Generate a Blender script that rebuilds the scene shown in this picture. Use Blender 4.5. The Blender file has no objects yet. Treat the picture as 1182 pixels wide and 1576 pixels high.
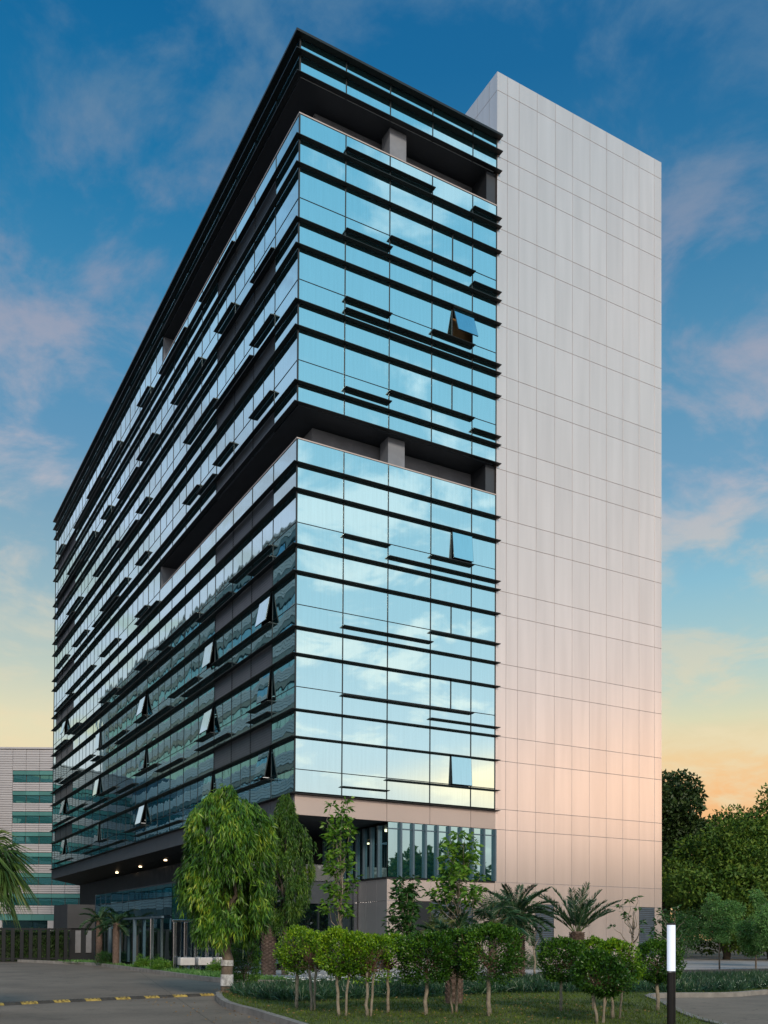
import bpy, math, random
import numpy as np
from mathutils import Vector, Matrix
R = math.radians
random.seed(7)
rng = np.random.default_rng(7)

# ------------------------------------------------------------------ camera
sc = bpy.context.scene
CAM = np.array([-18.3808, -41.3804, 1.7]); YAW, PITCH, ROLL, FPX = R(29.4007), R(1.2219), R(.3249), 1460.28
dV = np.array([math.sin(YAW)*math.cos(PITCH), math.cos(YAW)*math.cos(PITCH), math.sin(PITCH)])
rV = np.array([math.cos(YAW), -math.sin(YAW), 0.0]); uV = np.cross(rV, dV)
r2 = rV*math.cos(ROLL) + uV*math.sin(ROLL); u2 = uV*math.cos(ROLL) - rV*math.sin(ROLL)
cam = bpy.data.cameras.new('camera'); camo = bpy.data.objects.new('camera', cam)
sc.collection.objects.link(camo); sc.camera = camo
M = Matrix((tuple(r2), tuple(u2), tuple(-dV))).transposed().to_4x4(); M.translation = Vector(CAM)
camo.matrix_world = M
cam.sensor_fit = 'HORIZONTAL'; cam.sensor_width = 36.0; cam.lens = 36.0*FPX/1182.0
cam.shift_y = (1410.4264-788.0)/1182.0; cam.clip_start = .1; cam.clip_end = 3000
sc.render.resolution_x = 768; sc.render.resolution_y = 1024

# ------------------------------------------------------------------ colour helpers
def lin(c):
    c = c/255.0
    return c/12.92 if c <= .04045 else ((c+.055)/1.055)**2.4
def C(r, g, b, k=1.0): return (lin(r)*k, lin(g)*k, lin(b)*k, 1.0)

# ------------------------------------------------------------------ sky
SUN_EL, SUN_AZ = 27.0, 190.0      # azimuth clockwise from +Y
W = bpy.data.worlds.new('World'); sc.world = W; W.use_nodes = True
nt = W.node_tree; nt.nodes.clear(); N = nt.nodes.new; L = nt.links.new
out = N('ShaderNodeOutputWorld'); bg = N('ShaderNodeBackground'); L(bg.outputs[0], out.inputs[0])
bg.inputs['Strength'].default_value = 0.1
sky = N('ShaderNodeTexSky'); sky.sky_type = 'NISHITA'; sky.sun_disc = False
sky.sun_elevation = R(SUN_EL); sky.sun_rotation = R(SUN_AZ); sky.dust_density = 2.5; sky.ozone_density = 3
tc = N('ShaderNodeTexCoord'); sep = N('ShaderNodeSeparateXYZ'); L(tc.outputs['Generated'], sep.inputs[0])
def ramp(stops, fac, interp='LINEAR'):
    n = N('ShaderNodeValToRGB'); n.color_ramp.interpolation = interp
    e = n.color_ramp.elements
    while len(e) > 1: e.remove(e[-1])
    e[0].position = stops[0][0]; e[0].color = stops[0][1]
    for p, c in stops[1:]:
        q = e.new(p); q.color = c
    L(fac, n.inputs[0]); return n
def math_n(op, a, b=None, clamp=False):
    n = N('ShaderNodeMath'); n.operation = op; n.use_clamp = clamp
    for i, v in enumerate((a, b)):
        if v is None: continue
        if isinstance(v, (int, float)): n.inputs[i].default_value = v
        else: L(v, n.inputs[i])
    return n.outputs[0]
def mixc(fac, a, b, mode='MIX'):
    n = N('ShaderNodeMix'); n.data_type = 'RGBA'; n.blend_type = mode
    for s, v in ((n.inputs[0], fac), (n.inputs[6], a), (n.inputs[7], b)):
        if isinstance(v, (int, float)): s.default_value = v
        elif isinstance(v, tuple): s.default_value = v
        else: L(v, s)
    return n.outputs[2]
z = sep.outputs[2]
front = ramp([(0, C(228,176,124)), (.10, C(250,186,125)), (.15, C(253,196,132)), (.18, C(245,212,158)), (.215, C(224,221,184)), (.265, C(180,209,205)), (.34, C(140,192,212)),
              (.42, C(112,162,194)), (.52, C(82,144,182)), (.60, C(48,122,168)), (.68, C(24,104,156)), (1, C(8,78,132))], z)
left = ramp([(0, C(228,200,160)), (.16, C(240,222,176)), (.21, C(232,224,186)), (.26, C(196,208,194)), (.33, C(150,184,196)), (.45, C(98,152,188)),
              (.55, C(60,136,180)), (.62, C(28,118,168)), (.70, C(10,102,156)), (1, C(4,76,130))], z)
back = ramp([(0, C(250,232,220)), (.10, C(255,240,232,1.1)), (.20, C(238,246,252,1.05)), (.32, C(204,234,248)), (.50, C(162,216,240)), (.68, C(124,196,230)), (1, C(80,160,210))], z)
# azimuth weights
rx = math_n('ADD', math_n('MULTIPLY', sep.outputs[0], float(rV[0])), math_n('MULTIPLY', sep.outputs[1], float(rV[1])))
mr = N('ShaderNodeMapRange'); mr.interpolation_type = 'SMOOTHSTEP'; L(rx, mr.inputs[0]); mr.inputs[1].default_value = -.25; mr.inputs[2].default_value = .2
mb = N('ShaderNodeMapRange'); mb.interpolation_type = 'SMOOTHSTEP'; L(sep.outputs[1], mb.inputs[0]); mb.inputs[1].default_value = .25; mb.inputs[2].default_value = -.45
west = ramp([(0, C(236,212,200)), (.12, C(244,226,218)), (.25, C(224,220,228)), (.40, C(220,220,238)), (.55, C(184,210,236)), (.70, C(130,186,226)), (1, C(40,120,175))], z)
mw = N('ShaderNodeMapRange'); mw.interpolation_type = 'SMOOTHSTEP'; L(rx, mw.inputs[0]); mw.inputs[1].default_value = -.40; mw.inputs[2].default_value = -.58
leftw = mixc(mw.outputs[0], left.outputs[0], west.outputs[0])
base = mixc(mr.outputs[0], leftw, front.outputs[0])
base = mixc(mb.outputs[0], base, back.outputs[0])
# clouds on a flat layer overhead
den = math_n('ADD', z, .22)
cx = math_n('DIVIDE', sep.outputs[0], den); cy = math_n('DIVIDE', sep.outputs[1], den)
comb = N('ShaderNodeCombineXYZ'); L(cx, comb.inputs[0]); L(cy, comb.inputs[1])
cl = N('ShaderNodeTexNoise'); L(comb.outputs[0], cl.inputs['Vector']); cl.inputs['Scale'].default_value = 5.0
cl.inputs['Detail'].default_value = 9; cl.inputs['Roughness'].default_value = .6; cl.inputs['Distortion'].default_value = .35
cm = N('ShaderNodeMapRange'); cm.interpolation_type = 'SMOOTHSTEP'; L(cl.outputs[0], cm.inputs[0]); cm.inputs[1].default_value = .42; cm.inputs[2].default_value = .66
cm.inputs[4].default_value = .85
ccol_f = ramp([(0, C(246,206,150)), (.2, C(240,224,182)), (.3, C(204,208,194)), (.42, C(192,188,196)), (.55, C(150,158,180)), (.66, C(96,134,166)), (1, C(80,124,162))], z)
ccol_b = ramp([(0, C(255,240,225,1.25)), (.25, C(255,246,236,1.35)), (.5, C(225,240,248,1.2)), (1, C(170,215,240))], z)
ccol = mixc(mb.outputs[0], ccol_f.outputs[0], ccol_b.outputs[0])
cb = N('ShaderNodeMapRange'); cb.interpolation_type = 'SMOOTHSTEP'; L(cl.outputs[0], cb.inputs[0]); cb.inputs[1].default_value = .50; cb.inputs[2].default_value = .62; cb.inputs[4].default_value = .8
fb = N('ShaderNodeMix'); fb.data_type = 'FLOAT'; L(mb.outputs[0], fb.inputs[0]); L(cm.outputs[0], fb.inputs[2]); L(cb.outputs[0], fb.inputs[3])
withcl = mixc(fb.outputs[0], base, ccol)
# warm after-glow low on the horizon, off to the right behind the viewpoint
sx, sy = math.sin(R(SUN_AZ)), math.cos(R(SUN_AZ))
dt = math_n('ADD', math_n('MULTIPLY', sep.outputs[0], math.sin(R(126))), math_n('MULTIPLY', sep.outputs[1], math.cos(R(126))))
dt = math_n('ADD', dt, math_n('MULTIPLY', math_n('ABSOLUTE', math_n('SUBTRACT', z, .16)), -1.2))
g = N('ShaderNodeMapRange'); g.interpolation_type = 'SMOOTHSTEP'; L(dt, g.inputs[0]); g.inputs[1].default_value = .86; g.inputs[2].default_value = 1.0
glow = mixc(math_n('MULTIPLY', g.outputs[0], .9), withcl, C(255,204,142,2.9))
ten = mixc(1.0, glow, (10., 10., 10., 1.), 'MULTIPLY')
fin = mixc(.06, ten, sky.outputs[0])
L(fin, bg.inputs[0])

# ------------------------------------------------------------------ sun
sl = bpy.data.lights.new('sun', 'SUN'); sl.energy = 2.3; sl.angle = R(10); sl.color = (1, .84, .66)
so = bpy.data.objects.new('sun', sl); sc.collection.objects.link(so)
sd = Vector((sx*math.cos(R(SUN_EL)), sy*math.cos(R(SUN_EL)), math.sin(R(SUN_EL))))
so.rotation_euler = sd.to_track_quat('Z', 'Y').to_euler()
sc.view_settings.view_transform = 'Standard'; sc.view_settings.look = 'None'
sc.view_settings.exposure = 0; sc.view_settings.gamma = 1

# ------------------------------------------------------------------ object helpers
COL = sc.collection
class MB:
    def __init__(s): s.v = []; s.f = []; s.m = []
    def add(s, vs, fs, mi=0):
        o = len(s.v); s.v += [tuple(v) for v in vs]; s.f += [tuple(o+i for i in f) for f in fs]; s.m += [mi]*len(fs)
    def box(s, a, b, mi=0):
        x0, y0, z0 = a; x1, y1, z1 = b
        s.add([(x0,y0,z0),(x1,y0,z0),(x1,y1,z0),(x0,y1,z0),(x0,y0,z1),(x1,y0,z1),(x1,y1,z1),(x0,y1,z1)],
              [(0,3,2,1),(4,5,6,7),(0,1,5,4),(1,2,6,5),(2,3,7,6),(3,0,4,7)], mi)
    def quad(s, *vs): s.add(vs, [tuple(range(len(vs)))])
    def tube(s, pts, rad, n=8, cap=True, mi=0):
        pts = [Vector(p) for p in pts]; o = len(s.v); up = Vector((.13, .21, 1)).normalized()
        for i, p in enumerate(pts):
            t = (pts[min(i+1, len(pts)-1)]-pts[max(i-1, 0)]).normalized()
            a = t.cross(up)
            if a.length < .05: a = t.cross(Vector((1, 0, 0)))
            a.normalize(); b = t.cross(a)
            for k in range(n):
                th = 2*math.pi*k/n; s.v.append(tuple(p+(a*math.cos(th)+b*math.sin(th))*rad[i]))
        for i in range(len(pts)-1):
            for k in range(n):
                s.f.append((o+i*n+k, o+i*n+(k+1) % n, o+(i+1)*n+(k+1) % n, o+(i+1)*n+k)); s.m.append(mi)
        if cap:
            s.f.append(tuple(o+k for k in range(n))[::-1]); s.m.append(mi)
            s.f.append(tuple(o+(len(pts)-1)*n+k for k in range(n))); s.m.append(mi)
    def prism(s, poly, z0, z1):
        n = len(poly); o = len(s.v)
        s.v += [(x, y, z0) for x, y in poly]+[(x, y, z1) for x, y in poly]
        s.f.append(tuple(o+i for i in range(n))[::-1]); s.f.append(tuple(o+n+i for i in range(n)))
        for i in range(n): s.f.append((o+i, o+(i+1) % n, o+n+(i+1) % n, o+n+i))
        s.m += [0]*(n+2)
    def build(s, name, mat, parent=None, smooth=False, bevel=0):
        me = bpy.data.meshes.new(name); me.from_pydata(s.v, [], s.f)
        for m in (mat if isinstance(mat, list) else [mat]): me.materials.append(m)
        if isinstance(mat, list): me.polygons.foreach_set('material_index', s.m)
        if smooth: me.polygons.foreach_set('use_smooth', [True]*len(s.f))
        me.update(); o = bpy.data.objects.new(name, me); COL.objects.link(o)
        if parent: o.parent = parent
        if bevel:
            b = o.modifiers.new('bevel', 'BEVEL'); b.width = bevel; b.segments = 2; b.limit_method = 'ANGLE'
        return o
def tag(o, label=None, cat=None, group=None, kind=None):
    if label: o['label'] = label
    if cat: o['category'] = cat
    if group: o['group'] = group
    if kind: o['kind'] = kind
    return o
def thing(name, label, cat, loc=(0, 0, 0), rz=0, group=None):
    o = bpy.data.objects.new(name, None); o.empty_display_size = .5; COL.objects.link(o)
    o.location = loc; o.rotation_euler = (0, 0, rz); return tag(o, label, cat, group)
def copy_tree(o, parent=None):
    c = o.copy(); COL.objects.link(c)
    if parent: c.parent = parent
    for ch in [q for q in bpy.data.objects if q.parent == o]: copy_tree(ch, c)
    return c
def box(name, a, b, mat, parent=None, bevel=0):
    m = MB(); m.box(a, b); return m.build(name, mat, parent, bevel=bevel)

# ------------------------------------------------------------------ materials
def newmat(name):
    m = bpy.data.materials.new(name); m.use_nodes = True; t = m.node_tree
    return m, t, t.nodes['Principled BSDF']
def pmat(name, col, rough=.6, metal=0., noise=.12, scale=3., bump=0., bscale=40., streak=False, island=0.):
    """principled with a low-contrast noise in the base colour and optional bump"""
    m, t, p = newmat(name); n = t.nodes.new; l = t.links.new
    tcn = n('ShaderNodeTexCoord'); mp = n('ShaderNodeMapping'); l(tcn.outputs['Object'], mp.inputs[0])
    if streak: mp.inputs['Scale'].default_value = (1, 1, .08)
    tx = n('ShaderNodeTexNoise'); tx.inputs['Scale'].default_value = scale; tx.inputs['Detail'].default_value = 6; l(mp.outputs[0], tx.inputs[0])
    mr_ = n('ShaderNodeMapRange'); mr_.inputs[1].default_value = .3; mr_.inputs[2].default_value = .7
    mr_.inputs[3].default_value = 1-noise; mr_.inputs[4].default_value = 1+noise; l(tx.outputs[0], mr_.inputs[0])
    val = mr_.outputs[0]
    if island:
        ge = n('ShaderNodeNewGeometry'); m2 = n('ShaderNodeMapRange'); m2.inputs[3].default_value = 1-island; m2.inputs[4].default_value = 1+island
        l(ge.outputs['Random Per Island'], m2.inputs[0]); mm = n('ShaderNodeMath'); mm.operation = 'MULTIPLY'; l(val, mm.inputs[0]); l(m2.outputs[0], mm.inputs[1]); val = mm.outputs[0]
    vm = n('ShaderNodeVectorMath'); vm.operation = 'SCALE'; vm.inputs[0].default_value = col[:3]; l(val, vm.inputs['Scale'])
    l(vm.outputs[0], p.inputs['Base Color']); p.inputs['Roughness'].default_value = rough; p.inputs['Metallic'].default_value = metal
    if bump:
        t2 = n('ShaderNodeTexNoise'); t2.inputs['Scale'].default_value = bscale; t2.inputs['Detail'].default_value = 8; l(tcn.outputs['Object'], t2.inputs[0])
        b = n('ShaderNodeBump'); b.inputs['Strength'].default_value = bump; b.inputs['Distance'].default_value = .03; l(t2.outputs[0], b.inputs['Height']); l(b.outputs[0], p.inputs['Normal'])
    return m
def leafmat(name, cols, rough=.5, trans=.25, spec=.4):
    """foliage: each leaf takes its own tint; part of the light passes through"""
    m, t, p = newmat(name); n = t.nodes.new; l = t.links.new
    ge = n('ShaderNodeNewGeometry'); rp = n('ShaderNodeValToRGB'); e = rp.color_ramp.elements
    while len(e) > 1: e.remove(e[-1])
    e[0].position = 0; e[0].color = (*cols[0], 1)
    for i, c in enumerate(cols[1:]): q = e.new((i+1)/(len(cols)-1)); q.color = (*c, 1)
    tcn = n('ShaderNodeTexCoord'); tx = n('ShaderNodeTexNoise'); tx.inputs['Scale'].default_value = 1.3; l(tcn.outputs['Object'], tx.inputs[0])
    a = n('ShaderNodeMath'); a.operation = 'MULTIPLY_ADD'; l(ge.outputs['Random Per Island'], a.inputs[0]); a.inputs[1].default_value = .6
    b = n('ShaderNodeMath'); b.operation = 'MULTIPLY_ADD'; l(tx.outputs[0], b.inputs[0]); b.inputs[1].default_value = 1.5; b.inputs[2].default_value = -.55
    l(b.outputs[0], a.inputs[2]); l(a.outputs[0], rp.inputs[0])
    l(rp.outputs[0], p.inputs['Base Color']); p.inputs['Roughness'].default_value = rough; p.inputs['Specular IOR Level'].default_value = spec
    tr = n('ShaderNodeBsdfTranslucent'); l(rp.outputs[0], tr.inputs[0]); mx = n('ShaderNodeMixShader'); mx.inputs[0].default_value = trans
    l(p.outputs[0], mx.inputs[1]); l(tr.outputs[0], mx.inputs[2]); l(mx.outputs[0], t.nodes['Material Output'].inputs[0])
    return m
def glassmat(name, tint, see, dark, wave=.02, wscale=.5, rough=.015, refl=(.72, .97), see_tint=(.35, .5, .52)):
    """coated curtain-wall glass: tinted mirror coat over a pane that lets a little of the interior through; panes bow slightly"""
    m, t, p = newmat(name); t.nodes.remove(p); n = t.nodes.new; l = t.links.new
    gl = n('ShaderNodeBsdfGlossy'); gl.inputs['Roughness'].default_value = rough; gl.inputs[0].default_value = (*tint, 1)
    df = n('ShaderNodeBsdfDiffuse'); df.inputs[0].default_value = (*dark, 1)
    tr = n('ShaderNodeBsdfTransparent'); tr.inputs[0].default_value = (*see_tint, 1)
    inner = n('ShaderNodeMixShader'); inner.inputs[0].default_value = see; l(df.outputs[0], inner.inputs[1]); l(tr.outputs[0], inner.inputs[2])
    lw = n('ShaderNodeLayerWeight'); lw.inputs[0].default_value = .35
    mr_ = n('ShaderNodeMapRange'); mr_.inputs[3].default_value = refl[0]; mr_.inputs[4].default_value = refl[1]; l(lw.outputs['Facing'], mr_.inputs[0])
    mx = n('ShaderNodeMixShader'); l(mr_.outputs[0], mx.inputs[0]); l(inner.outputs[0], mx.inputs[1]); l(gl.outputs[0], mx.inputs[2])
    tcn = n('ShaderNodeTexCoord'); tx = n('ShaderNodeTexNoise'); tx.inputs['Scale'].default_value = wscale; tx.inputs['Detail'].default_value = 1.5
    ge = n('ShaderNodeNewGeometry'); vm = n('ShaderNodeVectorMath'); vm.operation = 'SCALE'; vm.inputs[0].default_value = (37, 53, 71); l(ge.outputs['Random Per Island'], vm.inputs['Scale'])
    va = n('ShaderNodeVectorMath'); va.operation = 'ADD'; l(tcn.outputs['Object'], va.inputs[0]); l(vm.outputs[0], va.inputs[1]); l(va.outputs[0], tx.inputs[0])
    b = n('ShaderNodeBump'); b.inputs['Strength'].default_value = 1; b.inputs['Distance'].default_value = wave; l(tx.outputs[0], b.inputs['Height']); l(b.outputs[0], gl.inputs['Normal'])
    # rain streaks: a little roughness in vertical runs
    mp = n('ShaderNodeMapping'); mp.inputs['Scale'].default_value = (6, 6, .25); l(tcn.outputs['Object'], mp.inputs[0])
    t3 = n('ShaderNodeTexNoise'); t3.inputs['Scale'].default_value = 1.5; t3.inputs['Detail'].default_value = 5; l(mp.outputs[0], t3.inputs[0])
    m3 = n('ShaderNodeMapRange'); m3.inputs[1].default_value = .35; m3.inputs[2].default_value = .75; m3.inputs[3].default_value = 1.02; m3.inputs[4].default_value = .96; l(t3.outputs[0], m3.inputs[0])
    v3 = n('ShaderNodeVectorMath'); v3.operation = 'SCALE'; v3.inputs[0].default_value = tint; l(m3.outputs[0], v3.inputs['Scale']); l(v3.outputs[0], gl.inputs[0])
    l(mx.outputs[0], t.nodes['Material Output'].inputs[0]); return m
def emit(name, col, k):
    m, t, p = newmat(name); p.inputs['Base Color'].default_value = (*col, 1); p.inputs['Emission Color'].default_value = (*col, 1); p.inputs['Emission Strength'].default_value = k; return m

G_R = glassmat('coated_glass', (.70, .93, .96), .5, (.015, .09, .115), .004, .35, refl=(.80, .97))
G_L = glassmat('coated_glass_west', (.68, .92, .98), .5, (.01, .075, .10), .0055, .6, refl=(.66, .98))
G_LOB = glassmat('lobby_glass', (.6, .8, .85), .75, (.01, .02, .03), .006, .5, refl=(.3, .9), see_tint=(.6, .72, .78))
G_BOX = glassmat('tinted_window_glass', (.55, .82, .86), .4, (.01, .07, .085), .004, .4, refl=(.6, .95))
DARK = pmat('black_aluminium', (.010, .014, .017), .42, .3, .15, 2)
DARKM = pmat('dark_mullion', (.012, .02, .026), .5, .2, .1, 2)
LOUV = pmat('grey_louvre', (.09, .105, .125), .35, .4, .1, 2)
PANEL = pmat('champagne_panel', (.74, .62, .58), .22, .58, .065, 1.6, island=.028, streak=True)
FASC = pmat('fascia_panel', (.50, .40, .36), .38, .35, .04, .6, island=.02)
JOINT = pmat('joint_seal', (.10, .085, .08), .8)
CONC = pmat('terrace_concrete', (.20, .218, .255), .85, 0, .15, 1.2, bump=.3)
SOFF = pmat('soffit_panel', (.04, .046, .056), .5, .3, .08, 1)
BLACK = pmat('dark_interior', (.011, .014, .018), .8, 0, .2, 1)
STEELB = pmat('blue_grey_steel', (.10, .15, .19), .45, .5, .08, 2)
CHROME = pmat('polished_steel', (.55, .56, .6), .16, 1, .05, 2)
FLOORM = pmat('floor_slab_mat', (.10, .11, .12), .8)
LIGHT = emit('ceiling_lamp_glow', (1, .95, .85), 1.6)
WARML = emit('downlight_glow', (1, .72, .42), 5)
# ================================================================== ground
ASPH = None
def concrete_road(name, col, jx, jy, off, jw=.012):
    m, t, p = newmat(name); n = t.nodes.new; l = t.links.new
    tcn = n('ShaderNodeTexCoord'); br = n('ShaderNodeTexBrick'); mp = n('ShaderNodeMapping'); mp.inputs['Rotation'].default_value = (0, 0, off); l(tcn.outputs['Object'], mp.inputs[0]); l(mp.outputs[0], br.inputs[0])
    br.inputs['Scale'].default_value = 1; br.inputs['Brick Width'].default_value = jx; br.inputs['Row Height'].default_value = jy; br.inputs['Mortar Size'].default_value = jw; br.offset = 0
    br.inputs['Mortar Smooth'].default_value = .4
    tx = n('ShaderNodeTexNoise'); tx.inputs['Scale'].default_value = .35; tx.inputs['Detail'].default_value = 8; tx.inputs['Roughness'].default_value = .6; l(tcn.outputs['Object'], tx.inputs[0])
    t2 = n('ShaderNodeTexNoise'); t2.inputs['Scale'].default_value = 14; t2.inputs['Detail'].default_value = 8; l(tcn.outputs['Object'], t2.inputs[0])
    vo = n('ShaderNodeTexVoronoi'); vo.feature = 'DISTANCE_TO_EDGE'; vo.inputs['Scale'].default_value = .28; wv = n('ShaderNodeVectorMath'); wv.operation = 'ADD'; nc = n('ShaderNodeTexNoise'); nc.inputs['Scale'].default_value = 1.2; nc.inputs['Detail'].default_value = 6; l(tcn.outputs['Object'], nc.inputs[0]); l(tcn.outputs['Object'], wv.inputs[0]); l(nc.outputs['Color'], wv.inputs[1]); l(wv.outputs[0], vo.inputs[0])
    ck = n('ShaderNodeMapRange'); ck.inputs[1].default_value = 0; ck.inputs[2].default_value = .008; ck.inputs[3].default_value = .6; ck.inputs[4].default_value = 1; l(vo.outputs['Distance'], ck.inputs[0])
    st = n('ShaderNodeTexNoise'); st.inputs['Scale'].default_value = .9; st.inputs['Detail'].default_value = 4; l(tcn.outputs['Object'], st.inputs[0]); sm = n('ShaderNodeMapRange'); sm.inputs[1].default_value = .58; sm.inputs[2].default_value = .72; sm.inputs[3].default_value = 1; sm.inputs[4].default_value = .68; l(st.outputs[0], sm.inputs[0])
    ms = n('ShaderNodeMath'); ms.operation = 'MULTIPLY'; l(ck.outputs[0], ms.inputs[0]); l(sm.outputs[0], ms.inputs[1])
    a = n('ShaderNodeMath'); a.operation = 'ADD'; l(tx.outputs[0], a.inputs[0]); b = n('ShaderNodeMath'); b.operation = 'MULTIPLY'; b.inputs[1].default_value = .5; l(t2.outputs[0], b.inputs[0]); l(b.outputs[0], a.inputs[1])
    rp = n('ShaderNodeMapRange'); rp.inputs[1].default_value = .5; rp.inputs[2].default_value = 1.0; rp.inputs[3].default_value = .62; rp.inputs[4].default_value = 1.3; l(a.outputs[0], rp.inputs[0])
    vm = n('ShaderNodeVectorMath'); vm.operation = 'SCALE'; vm.inputs[0].default_value = col; mm_ = n('ShaderNodeMath'); mm_.operation = 'MULTIPLY'; l(rp.outputs[0], mm_.inputs[0]); l(ms.outputs[0], mm_.inputs[1]); l(mm_.outputs[0], vm.inputs['Scale'])
    mx = n('ShaderNodeMix'); mx.data_type = 'RGBA'; l(br.outputs['Fac'], mx.inputs[0]); l(vm.outputs[0], mx.inputs[6]); mx.inputs[7].default_value = (col[0]*.35, col[1]*.35, col[2]*.35, 1)
    l(mx.outputs[2], p.inputs['Base Color']); p.inputs['Roughness'].default_value = .7
    bp = n('ShaderNodeBump'); bp.inputs['Strength'].default_value = .25; bp.inputs['Distance'].default_value = .02; l(t2.outputs[0], bp.inputs['Height']); l(bp.outputs[0], p.inputs['Normal'])
    return m
ROAD = concrete_road('concrete_road', (.19, .152, .118), 7.0, 4.6, R(12))
PAVE = concrete_road('pale_paving', (.34, .33, .33), 1.8, .9, 0, .008)
EARTH = pmat('earth', (.07, .06, .04), .95, 0, .3, .3)
LAWN = pmat('lawn_soil', (.075, .10, .018), .95, 0, .35, 2.5, bump=.6, bscale=30)
KERBM = pmat('kerb_concrete', (.24, .22, .20), .8, 0, .25, 3, bump=.3)
def sheet(name, poly, zz, mat):
    m = MB(); m.quad(*[(x, y, zz) for x, y in poly]); o = m.build(name, mat); return tag(o, kind='structure')
sheet('ground', [(-700, -500), (700, -500), (700, 900), (-700, 900)], -.02, EARTH)
sheet('road', [(-60, -60), (40, -60), (40, -13.6), (3, -9.8), (-4.2, -10.7), (-5.8, -10.2), (-6.56, -8.3), (-6.6, -5.5), (-6.45, 5), (-6.4, 12.6), (-7.9, 17.5), (-9, 21.2), (-60, 21.2)], 0, ROAD)
sheet('pavement', [(3, -9.8), (40, -13.6), (75, -12), (75, 14), (24.2, 14), (24.2, -.02), (-4.2, -.02), (-4.2, -10.7)], .1, PAVE)
def band(name, pts, w, z0, z1, mat, parent=None):
    """a kerb: rectangular section along a polyline"""
    m = MB(); n = len(pts); P = [Vector((x, y, 0)) for x, y in pts]; rows = []
    for i in range(n):
        t = (P[min(i+1, n-1)]-P[max(i-1, 0)]).normalized(); s = Vector((-t.y, t.x, 0))*w/2
        rows.append([(P[i]+s), (P[i]-s)])
    for i in range(n):
        a, b = rows[i]; m.v += [(a.x, a.y, z0), (b.x, b.y, z0), (b.x, b.y, z1), (a.x, a.y, z1)]
    for i in range(n-1):
        for k in range(4): m.f.append((i*4+k, i*4+(k+1) % 4, i*4+4+(k+1) % 4, i*4+4+k)); m.m.append(0)
    m.f += [(0, 1, 2, 3), tuple(n*4-4+k for k in (3, 2, 1, 0))]; m.m += [0, 0]
    return m.build(name, mat, parent)
def smooth_poly(pts, k=5, closed=False):
    P = [np.array(p, float) for p in pts]; n = len(P); out_ = []
    for i in range(n if closed else n-1):
        g_ = (lambda j: P[j % n]) if closed else (lambda j: P[max(0, min(n-1, j))])
        p0, p1, p2, p3 = g_(i-1), g_(i), g_(i+1), g_(i+2)
        for q in range(k):
            t = q/k; out_.append(tuple(.5*((2*p1)+(-p0+p2)*t+(2*p0-5*p1+4*p2-p3)*t*t+(-p0+3*p1-3*p2+p3)*t**3)))
    if not closed: out_.append(tuple(P[-1]))
    return out_
kb = smooth_poly([(-9.2, 21), (-7.9, 17.3), (-6.5, 12.6), (-6.4, 5), (-6.5, -1), (-6.6, -5.5), (-6.5, -8.3), (-5.8, -10.1), (-4.2, -10.7), (3, -9.8), (40, -13.6)])
tag(band('kerb', kb, .18, 0, .16, KERBM), kind='structure')
# strip of soil between kerb and building
sheet('planting_strip', [(-9.1, 21), (-7.9, 17.2), (-6.5, 12.6), (-6.4, 5), (-6.5, -1), (-6.6, -5.5), (-6.5, -8.2), (-5.8, -10.0), (-4.2, -10.6), (-4.0, -6), (-3.8, .5), (-5.5, 4), (-5.5, 16), (-5.3, 21.5)], .08, LAWN)
# island
isl_out = [(-9.0, -15.6), (-9.7, -17.0), (-10.25, -18.8), (-10.6, -20.4), (-10.8, -22.4), (-11.1, -24.6), (-11.6, -29), (-11.0, -33.5), (-8.5, -34.5), (-5.6, -31.5), (-3.7, -28), (-.9, -24.4), (1.4, -21.7), (4.0, -22.2), (6.3, -21.7), (14, -20.6), (30, -19.5), (30, -14.9), (10, -14.2), (0, -13.3), (-6.5, -13.9)]
isl = smooth_poly(isl_out, 4, True)
sheet('lawn', isl, .11, LAWN)
tag(band('kerb', isl+[isl[0]], .16, 0, .14, KERBM), kind='structure')

# ================================================================== the tower
T = thing('office_tower', 'tall glass office tower with black horizontal sunshade fins and a windowless pale panelled end slab', 'office building')
P = .265; TH = .04
LY, WX, SX = 62.14, 11.75, 24.05; MOD = 2.89
XM = [0, 2.52, 5.05, 7.6, 10.15, 11.75]
FL = [8.57, 12.53, 16.49, 20.45, 24.41, 28.34, 32.28, 36.27, 40.35]
SPT = [11.22, 15.2, 19.16, 23.13, 25.6, 31.02, 35.0, 38.97, 41.5]      # vision tops (right face)
SP = [(11.22, 12.53), (15.2, 16.49), (19.16, 20.45), (23.13, 24.41), (27.27, 28.34), (31.02, 32.28), (35.0, 36.27), (38.97, 40.35), (43.37, 44.48), (44.48, 45.45)]
RECY = 23.0   # terraces run this far along the west face
TR = 1.12
count = {}
def part(name, mb, mat, parent=T, bulk=None, cap=100):
    """up to `cap` parts of a kind as their own object, the rest gathered in bulk"""
    k = count.get(name, 0)
    if k < cap: count[name] = k+1; return mb.build(name, mat, parent)
    b = bulk_mb.setdefault(name, (MB(), mat)); b[0].add(mb.v, mb.f)
bulk_mb = {}
def pane_r(name, x0, x1, z0, z1, mat=G_R, y=0., tilt=.0012):
    m = MB(); a, b = [random.uniform(-tilt, tilt) for _ in range(2)]; d = .022
    w, h = x1-x0, z1-z0
    f = lambda x, z_: y+a*(x-x0-w/2)+b*(z_-z0-h/2)
    e = .012
    c = [(x0+e, z0+e), (x1-e, z0+e), (x1-e, z1-e), (x0+e, z1-e)]
    m.add([(x, f(x, q), q) for x, q in c]+[(x, f(x, q)+d, q) for x, q in c], [(0, 1, 2, 3), (7, 6, 5, 4), (0, 4, 5, 1), (1, 5, 6, 2), (2, 6, 7, 3), (3, 7, 4, 0)])
    part(name, m, mat)
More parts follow.
